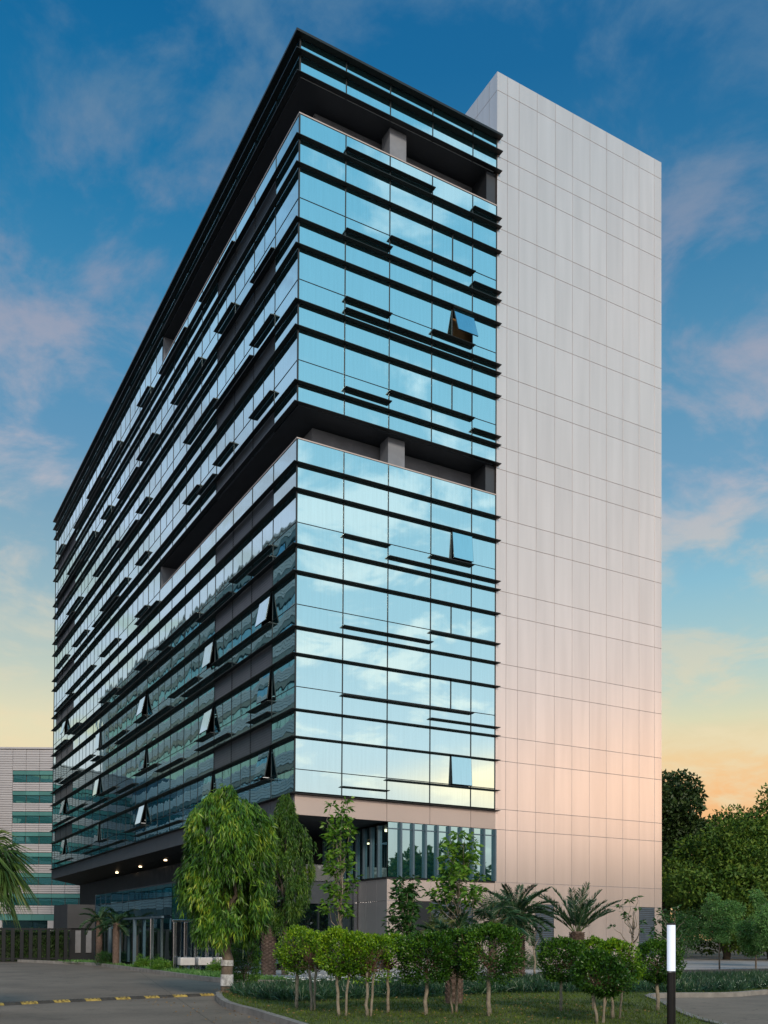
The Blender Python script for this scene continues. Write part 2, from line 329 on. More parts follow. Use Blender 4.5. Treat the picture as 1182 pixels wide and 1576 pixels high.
def pane_l(name, y0, y1, z0, z1, mat=G_L, x=0., tilt=.0016):
    m = MB(); a, b = [random.uniform(-tilt, tilt) for _ in range(2)]; d = .022; e = .012
    f = lambda y, z_: x+a*(y-(y0+y1)/2)+b*(z_-(z0+z1)/2)
    c = [(y0+e, z0+e), (y1-e, z0+e), (y1-e, z1-e), (y0+e, z1-e)]
    m.add([(f(y, q), y, q) for y, q in c]+[(f(y, q)+d, y, q) for y, q in c], [(3, 2, 1, 0), (4, 5, 6, 7), (1, 5, 4, 0), (2, 6, 5, 1), (3, 7, 6, 2), (0, 4, 7, 3)])
    part(name, m, mat)
# ---- glazing, right face
OPEN_R = {(6, 8.87): 19, (3, 8.87): 6, (0, 8.87): 4}
for k, b in enumerate(FL):
    top = SPT[k]; full = k not in (4, 8)
    for i in range(5):
        x0, x1 = XM[i], XM[i+1]
        if not full: pane_r('window_pane', x0, x1, b+.03, top); continue
        pane_r('lower_pane', x0, x1, b+.03, b+TR-.02)
        if i == 3:
            pane_r('window_pane', x0, 8.87, b+TR, top)
            if (k, 8.87) not in OPEN_R: pane_r('window_pane', 8.87, x1, b+TR, top)
        else: pane_r('window_pane', x0, x1, b+TR, top)
for (a, b) in SP:
    for i in range(5): pane_r('spandrel_pane', XM[i], XM[i+1], a+.03, b)
# ---- glazing, left face
ym = [i*MOD for i in range(22)]+[LY]
OPEN_L = [(0, 1), (0, 4), (0, 9), (0, 14), (0, 19), (1, 1), (1, 4), (1, 9), (1, 14), (1, 19), (2, 1), (2, 4), (2, 9), (2, 14), (3, 19)]
for i in range(22):
    y0, y1 = ym[i], ym[i+1]; yh = y0+MOD/2
    cells = [(y0, y1)] if (i == 0 or y1-y0 < 2) else [(y0, yh), (yh, y1)]
    for k, b in enumerate(FL):
        full = k not in (4, 8)
        inrec = (not full) and i < 8
        top = SPT[k] if (full or inrec) else (27.27 if k == 4 else 43.37)
        if inrec: pane_l('west_window_pane', y0, y1, b+.03, top); continue
        pane_l('west_lower_pane', y0, y1, b+.03, b+TR-.02)
        for c, (q0, q1) in enumerate(cells):
            if (k, i) in OPEN_L and c == 0: continue
            pane_l('west_window_pane', q0, q1, b+TR, top)
    for (a, b) in SP:
        if (1 <= i < 4 or 18 <= i < 21) and b < 41: continue
        pane_l('west_spandrel_pane', y0, y1, a+.03, b)
# ---- louvre infills of the spandrels on the left face
for (a, b) in SP[:8]:
    for (i0, i1) in ((1, 4), (18, 21)):
        m = MB(); y0, y1 = i0*MOD, i1*MOD; n = 9
        m.box((.03, y0, a+.03), (.10, y1, b-.02))
        for q in range(n):
            zz = a+.07+(b-a-.1)*q/n
            m.add([(-.0, y0+.02, zz), (-.0, y1-.02, zz), (.014, y1-.02, zz+.11), (.014, y0+.02, zz+.11), (0, y0+.02, zz+.02), (0, y1-.02, zz+.02)], [(0, 3, 2, 1), (4, 5, 2, 3)])
        m.build('louvre', LOUV, T)
# ---- mullions
zs = [(8.57, 25.6), (27.27, 41.5), (43.37, 45.4)]
for i, x in enumerate(XM):
    m = MB(); w = .03 if i in (0, 5) else .026
    for (a, b) in zs:
        if i == 0: m.box((-.035, -.035, a), (.035, .035, b))
        elif i == 5: m.box((x-.05, -.03, a), (x-.003, .04, b))
        else: m.box((x-w, -.022, a), (x+w, .05, b))
    m.build('mullion', DARKM, T)
for k, b in enumerate(FL):
    if k in (4, 8): continue
    m = MB(); m.box((8.87-.03, -.024, b+TR), (8.87+.03, .04, SPT[k])); part('half_mullion', m, DARKM)
for i in range(1, 22):
    y = i*MOD; m = MB()
    zz = zs if i <= 8 else [(8.57, 45.4)]
    for (a, b) in zz: m.box((-.02, y-.02, a), (.05, y+.02, b))
    m.build('mullion', DARKM, T)
    yh = y+MOD/2
    if yh < LY-.3:
        for k, b in enumerate(FL):
            if k in (4, 8):
                if i < 8: continue
                m = MB(); m.box((-.014, yh-.012, b+TR), (.04, yh+.012, 27.27 if k == 4 else 43.37))
            else: m = MB(); m.box((-.014, yh-.012, b+TR), (.04, yh+.012, SPT[k]))
            part('half_mullion', m, DARKM)
m = MB(); m.box((-.035, LY-.04, 8.57), (.05, LY+.04, 45.4)); m.build('mullion', DARKM, T)
for k, b in enumerate(FL):
    m = MB()
    if k not in (4, 8): m.box((.03, -.018, b+TR-.02), (WX-.05, .04, b+TR+.008)); m.box((-.018, .03, b+TR-.02), (.04, LY, b+TR+.008))
    else: m.box((-.018, RECY, b+TR-.02), (.04, LY, b+TR+.008))
    m.build('transom', DARKM, T)
# ---- long fins wrapping the corner
def blade_x(m, x0, x1, zz, p, th=TH, y=0.):      # on the right face; a blade that thins to its edge
    m.add([(x0, y-.02, zz), (x1, y-.02, zz), (x1, y-p, zz+.012), (x0, y-p, zz+.012), (x0, y-.02, zz+th*1.7), (x1, y-.02, zz+th*1.7), (x1, y-p, zz+th), (x0, y-p, zz+th)],
          [(0, 1, 2, 3)[::-1], (4, 5, 6, 7)[::-1], (3, 2, 6, 7), (0, 3, 7, 4), (2, 1, 5, 6), (1, 0, 4, 5)])
def blade_y(m, y0, y1, zz, p, th=TH, x=0.):
    m.add([(x-.02, y0, zz), (x-.02, y1, zz), (x-p, y1, zz+.012), (x-p, y0, zz+.012), (x-.02, y0, zz+th*1.7), (x-.02, y1, zz+th*1.7), (x-p, y1, zz+th), (x-p, y0, zz+th)],
          [(0, 1, 2, 3), (4, 5, 6, 7), (3, 2, 6, 7)[::-1], (0, 3, 7, 4)[::-1], (2, 1, 5, 6)[::-1], (1, 0, 4, 5)[::-1]])
def blade_wrap(zz, p, th=TH, name='long_fin'):
    m = MB(); e = .16
    pts = [(0, 0)]
    xi, xe, yi, ye = -.02, WX+e, -.02, LY+e
    A = [(xe, -.02), (-.02, -.02), (-.02, ye), (-p, ye), (-p, -p), (xe, -p)]
    inner = {0: 1, 1: 1, 2: 1}
    lo = [zz, zz, zz, zz+.012, zz+.012, zz+.012]; hi = [zz+th*1.7]*3+[zz+th]*3
    m.v = [(x, y, l) for (x, y), l in zip(A, lo)]+[(x, y, h) for (x, y), h in zip(A, hi)]
    m.f = [(0, 5, 4, 1), (1, 4, 3, 2), (6, 7, 10, 11), (7, 8, 9, 10), (5, 11, 10, 4), (4, 10, 9, 3), (0, 6, 11, 5), (2, 3, 9, 8), (0, 1, 7, 6), (1, 2, 8, 7)]
    m.m = [0]*len(m.f)
    return m.build(name, DARK, T)
for zz in [8.50, 11.22, 12.53, 15.2, 16.49, 19.16, 20.45, 23.13, 24.41, 28.34, 31.02, 32.28, 35.0, 36.27, 38.97, 40.35]:
    blade_wrap(zz-.02-.002*(zz-1.7), P)
for zz in (27.24, 43.32): blade_wrap(zz, .27, .045)
blade_wrap(44.36, .33, .05); blade_wrap(45.20, .33, .13, 'roof_edge')
# ---- short fins
SR = {8: [('M', 2.52, 7.6), ('M', 10.15, 11.75)], 7: [('M', 2.52, 5.05), ('T', 5.05, 10.15), ('M', 10.15, 11.75)],
      6: [('T', 2.52, 5.05), ('M', 2.52, 11.75), ('T', 7.6, 10.15)], 5: [('M', 2.52, 5.05), ('T', 5.05, 10.15), ('M', 10.15, 11.75)],
      3: [('T', 2.52, 5.05), ('M', 5.05, 11.75), ('T', 7.6, 10.15)], 2: [('M', 2.52, 7.6), ('T', 7.6, 11.75)],
      1: [('T', 2.52, 10.15), ('M', 7.6, 11.75)], 0: [('M', 2.52, 5.05), ('T', 5.05, 11.75)]}
HZ = {'M': .44, 'T': 1.0}
for k, l_ in SR.items():
    for (h, x0, x1) in l_:
        m = MB(); blade_x(m, x0-.05, x1+(.16 if x1 > 11 else .05), FL[k]+HZ[h]-.002*FL[k], P); part('short_fin', m, DARK)
SLF = {8: [('M', 3, 5), ('M', 6, 8), ('T', 9, 10), ('T', 12, 16), ('M', 14, 18), ('T', 20, 21)],
       7: [('M', 1, 2), ('T', 3, 4), ('T', 5, 7), ('T', 8.5, 10), ('M', 10, 12), ('T', 13, 14), ('T', 15, 19), ('M', 17, 21)],
       6: [('T', 1, 2), ('M', 2, 4), ('T', 4, 6), ('T', 9, 10), ('M', 10, 12), ('T', 12, 15), ('T', 17, 19), ('M', 18, 21)],
       5: [('T', 1, 2), ('T', 3, 4), ('M', 4, 5), ('T', 5, 6), ('T', 9, 10), ('T', 11, 14), ('M', 12, 15), ('T', 16, 18), ('T', 19, 21)],
       4: [('T', 9, 10), ('M', 8, 10), ('T', 12, 14), ('T', 15, 19), ('M', 18, 21)],
       3: [('T', 1, 3), ('M', 1, 2), ('M', 3, 5), ('T', 5, 8), ('T', 9, 10), ('M', 7, 12), ('T', 12, 14), ('M', 13, 18), ('T', 17, 19), ('M', 19, 21)],
       2: [('T', 1, 4), ('M', 3, 6), ('T', 5, 7), ('T', 9, 10), ('M', 7, 12), ('T', 11, 14), ('M', 14, 15), ('T', 15, 18), ('M', 17, 20), ('T', 20, 21)],
       1: [('T', 1, 2), ('M', 1, 2), ('T', 4, 5), ('M', 3, 5), ('T', 8, 10), ('M', 6, 8), ('T', 12, 14), ('M', 10, 12), ('T', 16, 19), ('M', 13, 16), ('M', 18, 21)],
       0: [('T', 1, 4), ('T', 9, 11), ('M', 6, 10), ('T', 13, 14), ('M', 11, 16), ('T', 15, 18), ('M', 18, 21)]}
for k, l_ in SLF.items():
    for (h, i0, i1) in l_:
        m = MB(); blade_y(m, i0*MOD-.05, i1*MOD+.05, FL[k]+HZ[h]-.002*FL[k], P); part('short_fin', m, DARK)
for (a, b) in SP[:8]:
    for (i0, i1) in ((1, 4), (18, 21)):
        m = MB(); blade_y(m, i0*MOD, i1*MOD, b-.05-(.0), P*.9); part('louvre_fin', m, DARK)
for name, (mb_, mt) in bulk_mb.items():
    tag(mb_.build(name, mt, T), kind='stuff')
# ---- open top-hung vents
def vent(face, pos, b, top, deg, w):
    """sash hung from its head, pushed out at the foot"""
    h = top-b-TR; m = MB(); g = MB(); th = R(deg); a = .05
    def pt(u, v, n_):   # u along wall, v down from head, n out of the wall
        o_ = v*math.sin(th)+n_*math.cos(th)+.03; zz = top-.02-v*math.cos(th)+n_*math.sin(th)
        return (pos+u, -o_, zz) if face == 'R' else (-o_, pos+u, zz)
    def bx_(mm, u0, u1, v0, v1, n0, n1):
        vs = [pt(u, v, q) for q in (n0, n1) for u, v in ((u0, v0), (u1, v0), (u1, v1), (u0, v1))]
        mm.add(vs, [(0, 1, 2, 3), (7, 6, 5, 4), (0, 4, 5, 1), (1, 5, 6, 2), (2, 6, 7, 3), (3, 7, 4, 0)])
    bx_(m, 0, a, 0, h, 0, .05); bx_(m, w-a, w, 0, h, 0, .05); bx_(m, a, w-a, 0, a, 0, .05); bx_(m, a, w-a, h-a, h, 0, .05)
    fr = m.build('open_vent', DARKM, T); bx_(g, a*.3, w-a*.3, a*.3, h-a*.3, .045, .056); g.build('vent_pane', G_R if face == 'R' else G_L, fr)
for (k, x), d in OPEN_R.items(): vent('R', x, FL[k], SPT[k], d, 1.26)
for (k, i) in OPEN_L: vent('L', i*MOD+.03, FL[k], SPT[k], random.choice((4, 7, 9, 11, 13)), MOD/2-.05)

DIML = emit('strip_lamp_glow', (1, .97, .9), .7)
# ---- interior: floor plates, core, ceiling lamps
for (a, b) in [(7.7, 8.5)]+[s_ for s_ in SP[:8] if abs(s_[0]-27.27) > .1]+[(27.5, 28.2)]:
    zz0, zz1 = a+.12, b-.06
    box('floor_plate', (.35, .35, zz0), (WX-.2, LY-.4, zz1), FLOORM, T)
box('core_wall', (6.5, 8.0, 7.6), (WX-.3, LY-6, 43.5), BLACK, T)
WOOD = pmat('brown_blind', (.30, .15, .05), .7)
box('blind', (8.7, .5, FL[6]+.2), (10.4, .56, SPT[6]-.2), WOOD, T)
for (k, x0, y0, sz) in [(0, .9, 1.5, 'p'), (0, .9, 2.9, 'p'), (1, .9, 1.9, 'p'), (1, 1.2, .9, 'p'), (2, .8, 1.5, 'p'), (2, 2.2, 1.0, 'p'), (0, 3.3, 1.2, 'p'), (0, 9.6, 1.6, 'p'), (1, 9.7, 1.5, 'p'), (1, .7, 3.4, 'p')]:
    zt = SPT[k]+.1; m = MB(); m.tube([(x0, y0, zt-.05), (x0, y0, zt+.02)], [.09, .09], 12); m.build('ceiling_lamp', LIGHT, T)
for k in (0, 1):
    for j in range(16):
        zt = SPT[k]+.09; y = 8+j*2.1 if k == 0 else 9.5+j*2.3
        box('strip_lamp', (3.0, y, zt), (4.6, y+.05, zt+.03), DIML, T)
for k, xs in ((0, (7.9, 10.4)), (1, (7.7, 10.9)),):
    for x in xs: box('strip_lamp', (x, 1.0, SPT[k]+.09), (x+.12, 3.3, SPT[k]+.12), LIGHT, T)

# ---- terraces (two recessed storeys that wrap the corner)
for (z0, z1) in ((24.41, 27.27), (41.0-.65, 43.37)):
    zt = SPT[4] if z0 < 30 else SPT[8]
    box('terrace_floor', (.05, .05, z0-.1), (WX-.2, RECY+.2, z0+.08), CONC, T)
    m = MB(); D = 1.5
    m.box((D, D, z0+.08), (WX-.2, D+.2, z1-.05)); m.box((D, D+.2, z0+.08), (D+.2, RECY, z1-.05))
    for x in (3.8, 6.4, 9.0): m.box((x, D-.015, z0+.1), (x+.02, D, z1-.06))
    m.build('terrace_wall', CONC, T)
    box('terrace_ceiling', (.06, .06, z1-.03), (WX-.2, RECY+.2, z1+.1), SOFF, T)
    box('terrace_column', (5.22, .35, z0+.08), (6.2, 1.2, z1-.04), CONC, T)
    box('terrace_pier', (WX-.62, .12, z0+.08), (WX-.02, D, z1-.04), SOFF, T)
    box('terrace_end_wall', (.06, RECY, z0+.08), (D, RECY+.16, z1-.04), CONC, T)
    m = MB(); m.box((-.03, -.03, zt), (WX-.03, .12, zt+.06)); m.box((-.03, .12, zt), (.12, RECY, zt+.06)); m.build('parapet_cap', FASC, T)
# roof
box('roof', (.1, .1, 45.0), (WX-.05, LY-.1, 45.3), SOFF, T)
# rear and far ends of the body
box('rear_wall', (WX-.2, 14.02, 7.5), (WX+.05, LY-.05, 45.2), SOFF, T)
box('end_wall', (.02, LY-.02, 8.5), (WX, LY+.02, 45.2), SOFF, T)

# ---- fascia below the glass (panels with joints) and soffit
m = MB(); xj = [0, 2.52, 5.05, 7.6, 10.15, 11.75]
for a, b in zip(xj[:-1], xj[1:]): m.box((a+.012, -.03, 7.5), (b-.012, .05, 8.46))
m.build('fascia', FASC, T)
m = MB()
for i in range(22): m.box((-.03, ym[i]+(.06 if i == 0 else .012), 7.5), (.05, ym[i+1]-.012, 8.46))
m.build('fascia', pmat('shaded_fascia_panel', (.10, .11, .13), .5, .3, .06, .6, island=.03), T)  # west side's shade painted into a darker, cooler copy of the fascia colour
box('fascia_core', (.02, .02, 7.52), (WX-.01, LY-.02, 8.5), JOINT, T)
m = MB(); m.add([(.0, 0.04, 7.495), (0, LY, 7.495), (2.6, LY-1.5, 6.85), (2.6, 1.5, 7.3), (5.1, .04, 7.495)], [(0, 4, 3), (0, 3, 2, 1)])
m.add([(2.6, 1.5, 7.3), (5.1, .04, 7.495), (5.1, 9, 7.3), (2.6, 9, 7.3)], [(0, 1, 2, 3)])
m.build('soffit', SOFF, T)
for y in (40.5, 33, 26.2, 20.2, 14.4, 8.6):
    zc = 7.3-.0078*(y)+.03; m = MB(); m.tube([(1.5, y, zc-.02), (1.5, y, zc+.1)], [.11, .11], 14)
    m.build('downlight', WARML, T)
m = MB(); m.tube([(3.9, 2.2, 7.26), (3.9, 2.2, 7.4)], [.1, .1], 14); m.build('downlight', WARML, T)

# ---- panelled slab
VX = [11.76, 12.45, 13.24, 14.5, 15.8, 17.08, 18.37, 19.65, 20.93, 22.22, 23.47, 24.05]
HZJ = [.12, .58, 3.53, 4.66, 7.5, 8.6, 11.22, 12.53, 15.2, 16.49, 19.16, 20.45, 23.13, 24.41, 27.1, 28.34, 31.02, 32.28, 35.0, 36.27, 38.97, 40.35, 43.0, 44.3, 45.3, 47.97, 49.02]
LV = {(3, 1), (9, 1)}
def panel_sheet(m, p0, p1, za, zb, axis, off, sgn):
    """one cassette panel with chamfered edges; axis 'x': lies along x at y=off"""
    g_ = .0075; c = .007; t = .035; a, b, lo, hi = p0+g_, p1-g_, za+g_, zb-g_
    ji, jj = random.uniform(-.0006, .0006), random.uniform(-.0004, .0004)
    def f(u, w, d): 
        d = off+sgn*(d+ji*(u-(a+b)/2)+jj*(w-(lo+hi)/2))
        return (u, d, w) if axis == 'x' else (d, u, w)
    vs = [f(u, w, -t) for u, w in ((a, lo), (b, lo), (b, hi), (a, hi))]+[f(u, w, -c*.7) for u, w in ((a, lo), (b, lo), (b, hi), (a, hi))]+[f(u, w, 0) for u, w in ((a+c, lo+c), (b-c, lo+c), (b-c, hi-c), (a+c, hi-c))]
    fs = [(8, 9, 10, 11)]+[(4+i, 4+(i+1) % 4, 8+(i+1) % 4, 8+i) for i in range(4)]+[(i, (i+1) % 4, 4+(i+1) % 4, 4+i) for i in range(4)]
    if (axis == 'x') != (sgn < 0): fs = [q[::-1] for q in fs]
    m.add(vs, fs)
S_ = MB()
for i in range(11):
    for j in range(len(HZJ)-1):
        if j == 2 and False: continue
        if (i, j) in {(3, 1), (9, 1)}: continue
        panel_sheet(S_, VX[i], VX[i+1], HZJ[j], HZJ[j+1], 'x', 0., -1)
S_.build('end_cladding', PANEL, T)
S_ = MB()
yj = [0, .75, 1.9, 3.2, 4.5, 5.8, 7.1, 8.4, 9.7, 11, 12.3, 13.9]
for i in range(11):
    for a, b in ((45.3, 47.97), (47.97, 49.02)): panel_sheet(S_, yj[i], yj[i+1], a, b, 'y', WX+.0, -1)
S_.build('side_cladding', PANEL, T)
S_ = MB()
for i in range(11):
    for j in range(len(HZJ)-1): panel_sheet(S_, yj[i], yj[i+1], HZJ[j], HZJ[j+1], 'y', SX+.02, 1)
S_.build('side_cladding', PANEL, T)
m = MB(); m.box((WX+.03, .03, 0), (SX-.02, 13.9, 49.0)); m.build('slab_core', JOINT, T)
box('base_plinth', (5.2, -.015, .0), (SX, .02, .13), pmat('plinth', (.2, .19, .18), .8), T)
def louvre_grille(x0, x1, z0, z1, y=-.0):
    m = MB(); n = int((z1-z0)/.11); m.box((x0+.01, y+.018, z0), (x1-.01, y+.026, z1))
    for i in range(n):
        zz = z0+.02+(z1-z0-.03)*i/n
        m.add([(x0+.02, y-.01, zz), (x1-.02, y-.01, zz), (x1-.02, y+.017, zz+.07), (x0+.02, y+.017, zz+.07), (x0+.02, y-.01, zz+.025), (x1-.02, y-.01, zz+.025)], [(0, 1, 2, 3), (4, 3, 2, 5), (0, 4, 5, 1)])
    m.box((x0, y-.012, z0), (x0+.02, y+.018, z1)); m.box((x1-.02, y-.012, z0), (x1, y+.018, z1))
    m.build('wall_louvre', LOUV, T)
louvre_grille(14.51, 15.79, .59, 3.52); louvre_grille(22.23, 23.46, .59, 3.52)

# ---- podium below the window box
S_ = MB(); pj = [5.1, 6.4, 7.7, 9.0, 10.35, 11.75]
for i in range(5):
    for a, b in ((.12, .58), (.58, 3.53), (3.53, 4.62)):
        if a == .58 and i in (2, 3): continue
        if a == .58 and i == 1: continue
        panel_sheet(S_, pj[i], pj[i+1], a, b, 'x', 0., -1)
S_.build('podium_cladding', PANEL, T)
louvre_grille(7.71, 10.34, .59, 3.52)
box('service_door', (6.42, .04, .12), (7.68, .1, 3.5), BLACK, T)
S_ = MB()
for i, (a, b) in enumerate(((0, 1.1), (1.1, 2.2), (2.2, 3.3))):
    for c, d in ((.12, 3.5), (3.5, 4.62)): panel_sheet(S_, a, b, c, d, 'y', 5.1, -1)
S_.build('side_cladding', pmat('grey_side_panel', (.30, .29, .30), .35, .4, .05, .6, island=.03), T)
box('podium_core', (5.14, .05, 0), (WX-.02, 3.28, 4.6), JOINT, T)
box('window_sill', (5.04, -.04, 4.62), (WX-.02, 3.4, 4.7), DARK, T)
# window box with upright fins
xs = [5.12, 5.83, 6.56, 7.3, 8.02, 8.76, 9.48, 10.22, 10.95, 11.68]
for a, b in zip(xs[:-1], xs[1:]):
    m = MB(); q = random.uniform(-.003, .003)
    m.add([(a+.03, .0+q, 4.72), (b-.03, .0-q, 4.72), (b-.03, -q, 7.47), (a+.03, q, 7.47)], [(0, 1, 2, 3)]); m.build('box_window_pane', G_BOX, T)
for x in xs[1:]:
    m = MB(); m.box((x-.05, -.17, 4.70), (x+.05, .03, 7.47)); m.build('upright_fin', STEELB, T)
box('box_transom', (5.1, -.03, 7.12), (11.7, .03, 7.18), STEELB, T)
for i in range(9):
    y0 = .03+i*.8; m = MB(); m.add([(5.1, y0, 4.72), (5.1, y0+.78, 4.72), (5.1, y0+.78, 7.35), (5.1, y0, 7.35)], [(3, 2, 1, 0)]); m.build('box_window_pane', G_BOX, T)
    m = MB(); m.box((4.98, y0+.72, 4.72), (5.12, y0+.84, 7.35)); m.build('upright_fin', STEELB, T)
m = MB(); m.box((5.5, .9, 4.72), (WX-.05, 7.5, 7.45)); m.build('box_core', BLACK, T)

# ---- lobby block under the overhang
for i in range(4):
    x0 = -3.4+i*2.1; x1 = min(x0+2.06, 5.0)
    for (a, b) in ((.3, 1.95), (2.0, 3.35)):
        m = MB(); m.add([(x0, 3.34, a), (x1, 3.34, a), (x1, 3.34, b), (x0, 3.34, b)], [(0, 1, 2, 3)]); m.build('lobby_pane', G_LOB, T)
    box('lobby_mullion', (x0-.05, 3.24, .1), (x0, 3.44, 3.4), DARKM, T)
box('lobby_transom', (-3.4, 3.28, 1.95), (5.05, 3.4, 2.0), DARKM, T)
box('lobby_band', (-3.4, 3.3, 3.4), (5.05, 3.5, 4.56), pmat('lobby_band_panel', (.09, .10, .115), .3, .5), T)
box('lobby_edge', (-3.4, 3.2, 4.57), (5.08, 3.5, 4.64), CHROME, T)
box('lobby_post', (4.86, 3.1, .1), (5.04, 3.28, 4.56), CHROME, T)
m = MB(); m.add([(-3.4, 3.6, 4.66), (4.3, 3.6, 4.66), (4.3, 3.6, 5.45), (-3.4, 3.6, 5.45)], [(0, 1, 2, 3)])
m.build('balustrade', glassmat('balustrade_glass', (.75, .78, .8), .25, (.20, .21, .22), .002, .4, refl=(.12, .6)), T)
box('lobby_roof', (-3.4, 3.52, 4.3), (5.0, 20, 4.56), SOFF, T)
m = MB(); m.box((4.9, 7.3, 4.7), (5.08, 9.2, 7.3))
for i in range(40): m.box((-1+i*.15, 8.9, 4.6), (-.93+i*.15, 9.0, 7.3))
m.box((-1.2, 9.02, 4.56), (5.1, 9.2, 7.3)); m.build('upper_screen', BLACK, T)
# projecting lobby volume towards the drive
LX = -5.6; Lf = 1.0
def lob_side(y0, y1, a, b, mat, nm):
    m = MB(); q = random.uniform(-.004, .004); m.add([(LX+q, y0, a), (LX-q, y1, a), (LX-q, y1, b), (LX+q, y0, b)], [(3, 2, 1, 0)]); m.build(nm, mat, T)
ys_ = [Lf+i*1.28 for i in range(13)]
for a, b in zip(ys_[:-1], ys_[1:]): lob_side(a+.02, b-.02, .3, 3.46, G_LOB, 'lobby_pane'); lob_side(a+.02, b-.02, 3.5, 4.07, G_BOX, 'lobby_top_pane')
xs2 = [LX+i*.74 for i in range(8)]
for a, b in zip(xs2[:-1], xs2[1:]):
    for (c, d, mt, nm) in ((.15, 2.32, G_LOB, 'lobby_pane'), (2.4, 3.46, G_BOX, 'lobby_pane'), (3.5, 4.07, G_BOX, 'lobby_top_pane')):
        m = MB(); q = random.uniform(-.004, .004); m.add([(a+.02, Lf+q, c), (b-.02, Lf-q, c), (b-.02, Lf-q, d), (a+.02, Lf+q, d)], [(0, 1, 2, 3)]); m.build(nm, mt, T)
for x in [LX, LX+.5, LX+1.0, LX+1.52, LX+2.03, LX+2.5]: box('entrance_post', (x, Lf-.32, 0), (x+.14, Lf-.14, 2.32), CHROME, T, bevel=.02)
box('entrance_lintel', (LX-.05, Lf-.34, 2.32), (-2.5, Lf-.12, 2.42), CHROME, T, bevel=.01)
for y in (3.3, 6.4, 9.5, 11.6): box('lobby_column', (LX-.32, y, 0), (LX-.16, y+.16, 2.5), CHROME if y < 5 else STEELB, T, bevel=.02)
box('lobby_column_rail', (LX-.3, 1.6, 2.5), (LX-.18, 12.6, 2.6), STEELB, T)
m = MB(); m.box((LX+.05, Lf+.05, 3.47), (-3.4, 16.4, 3.5)); m.box((LX-.02, Lf, .0), (-.4, 16.4, .14)); m.build('lobby_floor_edge', DARKM, T)
BLUE = pmat('blue_screen_wall', (.02, .10, .20), .5)
box('lobby_inner_wall', (-1.4, 4.4, .14), (-1.2, 16, 3.4), BLACK, T)
for y in (5.2, 8.2, 11.2): box('blue_panel', (-1.46, y, .5), (-1.41, y+1.5, 2.5), BLUE, T)
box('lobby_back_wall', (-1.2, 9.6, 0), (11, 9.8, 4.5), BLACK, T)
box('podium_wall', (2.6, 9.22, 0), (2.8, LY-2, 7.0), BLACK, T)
m = MB()
for i in range(150):
    y = 9.4+i*.34; m.box((2.46, y, 4.6), (2.59, y+.07, 6.95))
tag(m.build('louvre_blade', LOUV, T), kind='stuff')
box('lobby_far_wall', (LX+.02, 16.4, 0), (2.6, 16.6, 4.1), LOUV, T)

# ================================================================== gatehouse, fence, hedge
GHm = pmat('gatehouse_panel', (.042, .044, .05), .7, 0, .15, 1)
Gh = thing('gatehouse', 'low dark grey gatehouse with upright white panels beyond the lobby', 'small building')
box('wall', (-5.7, 24.2, 2.15), (3, 29, 3.75), GHm, Gh); box('lower_wall', (-5.5, 24.35, 0), (3, 28.9, 2.15), BLACK, Gh)
WH = pmat('pale_panel', (.17, .175, .195), .6)
for x in (-5.15, -4.45, -3.75): box('pale_panel', (x, 24.28, .5), (x+.36, 24.34, 2.0), WH, Gh)
HEDGE = leafmat('hedge_leaf', [(.012, .035, .008), (.03, .08, .014), (.06, .14, .02)])
FENCE = pmat('fence_black', (.006, .008, .012), .5, .3)
Fe = thing('fence', 'black fence of wide upright slats in front of the green hedge', 'fence')
m = MB(); m.box((-34, 22.6, 2.0), (-5.75, 22.7, 2.12)); m.box((-34, 22.6, .12), (-5.75, 22.7, .22)); m.build('rail', FENCE, Fe)
for i in range(52):
    x = -6.1-i*.54
    if x > -34: box('post', (x-.12, 22.5, 0), (x+.1, 22.6, 2.1), FENCE, Fe)
# ================================================================== foliage tools
def unit(a): return a/np.maximum(np.linalg.norm(a, axis=-1, keepdims=True), 1e-9)
def rand_dir(n): return unit(rng.normal(size=(n, 3)))
def leaf_mesh(name, P_, D_, Ln, Wd, mat, parent=None, fold=.25, six=False, hang=0., kind=None):
    """one folded lance-shaped leaf per point: two quads sharing a mid rib"""
    n = len(P_); D_ = unit(D_); S = unit(np.cross(D_, rand_dir(n))); Nn = np.cross(S, D_)
    Ln = np.broadcast_to(np.asarray(Ln, float), (n,))[:, None]; Wd = np.broadcast_to(np.asarray(Wd, float), (n,))[:, None]
    tip = P_+D_*Ln+np.array([0, 0, -1])*hang*Ln
    mid = P_+D_*Ln*.45+Nn*Wd*fold
    a = mid+S*Wd*.5-Nn*Wd*fold; b = mid-S*Wd*.5-Nn*Wd*fold
    V = np.stack([P_, a, tip, mid, b], 1).reshape(-1, 3)
    o = (np.arange(n)*5)[:, None]
    F = np.concatenate([np.hstack([o, o+1, o+2, o+3]), np.hstack([o, o+3, o+2, o+4])])
    me = bpy.data.meshes.new(name); me.vertices.add(len(V)); me.vertices.foreach_set('co', V.ravel())
    me.loops.add(F.size); me.loops.foreach_set('vertex_index', F.ravel().astype(np.int32))
    me.polygons.add(len(F)); me.polygons.foreach_set('loop_start', np.arange(0, F.size, 4, dtype=np.int32)); me.polygons.foreach_set('loop_total', np.full(len(F), 4, dtype=np.int32))
    me.materials.append(mat); me.update(calc_edges=True); me.validate()
    ob = bpy.data.objects.new(name, me); COL.objects.link(ob)
    if parent: ob.parent = parent
    return ob
def merge(*objs):
    return objs
BARK = pmat('bark', (.13, .10, .075), .9, 0, .4, 6, bump=.8, bscale=18)
BARKL = pmat('pale_bark', (.25, .21, .16), .85, 0, .3, 8, bump=.6, bscale=25)
TWIG = pmat('twig', (.16, .085, .055), .9, 0, .2, 4)
BOOT = pmat('palm_trunk', (.145, .10, .08), .9, 0, .4, 7, bump=.6, bscale=25)
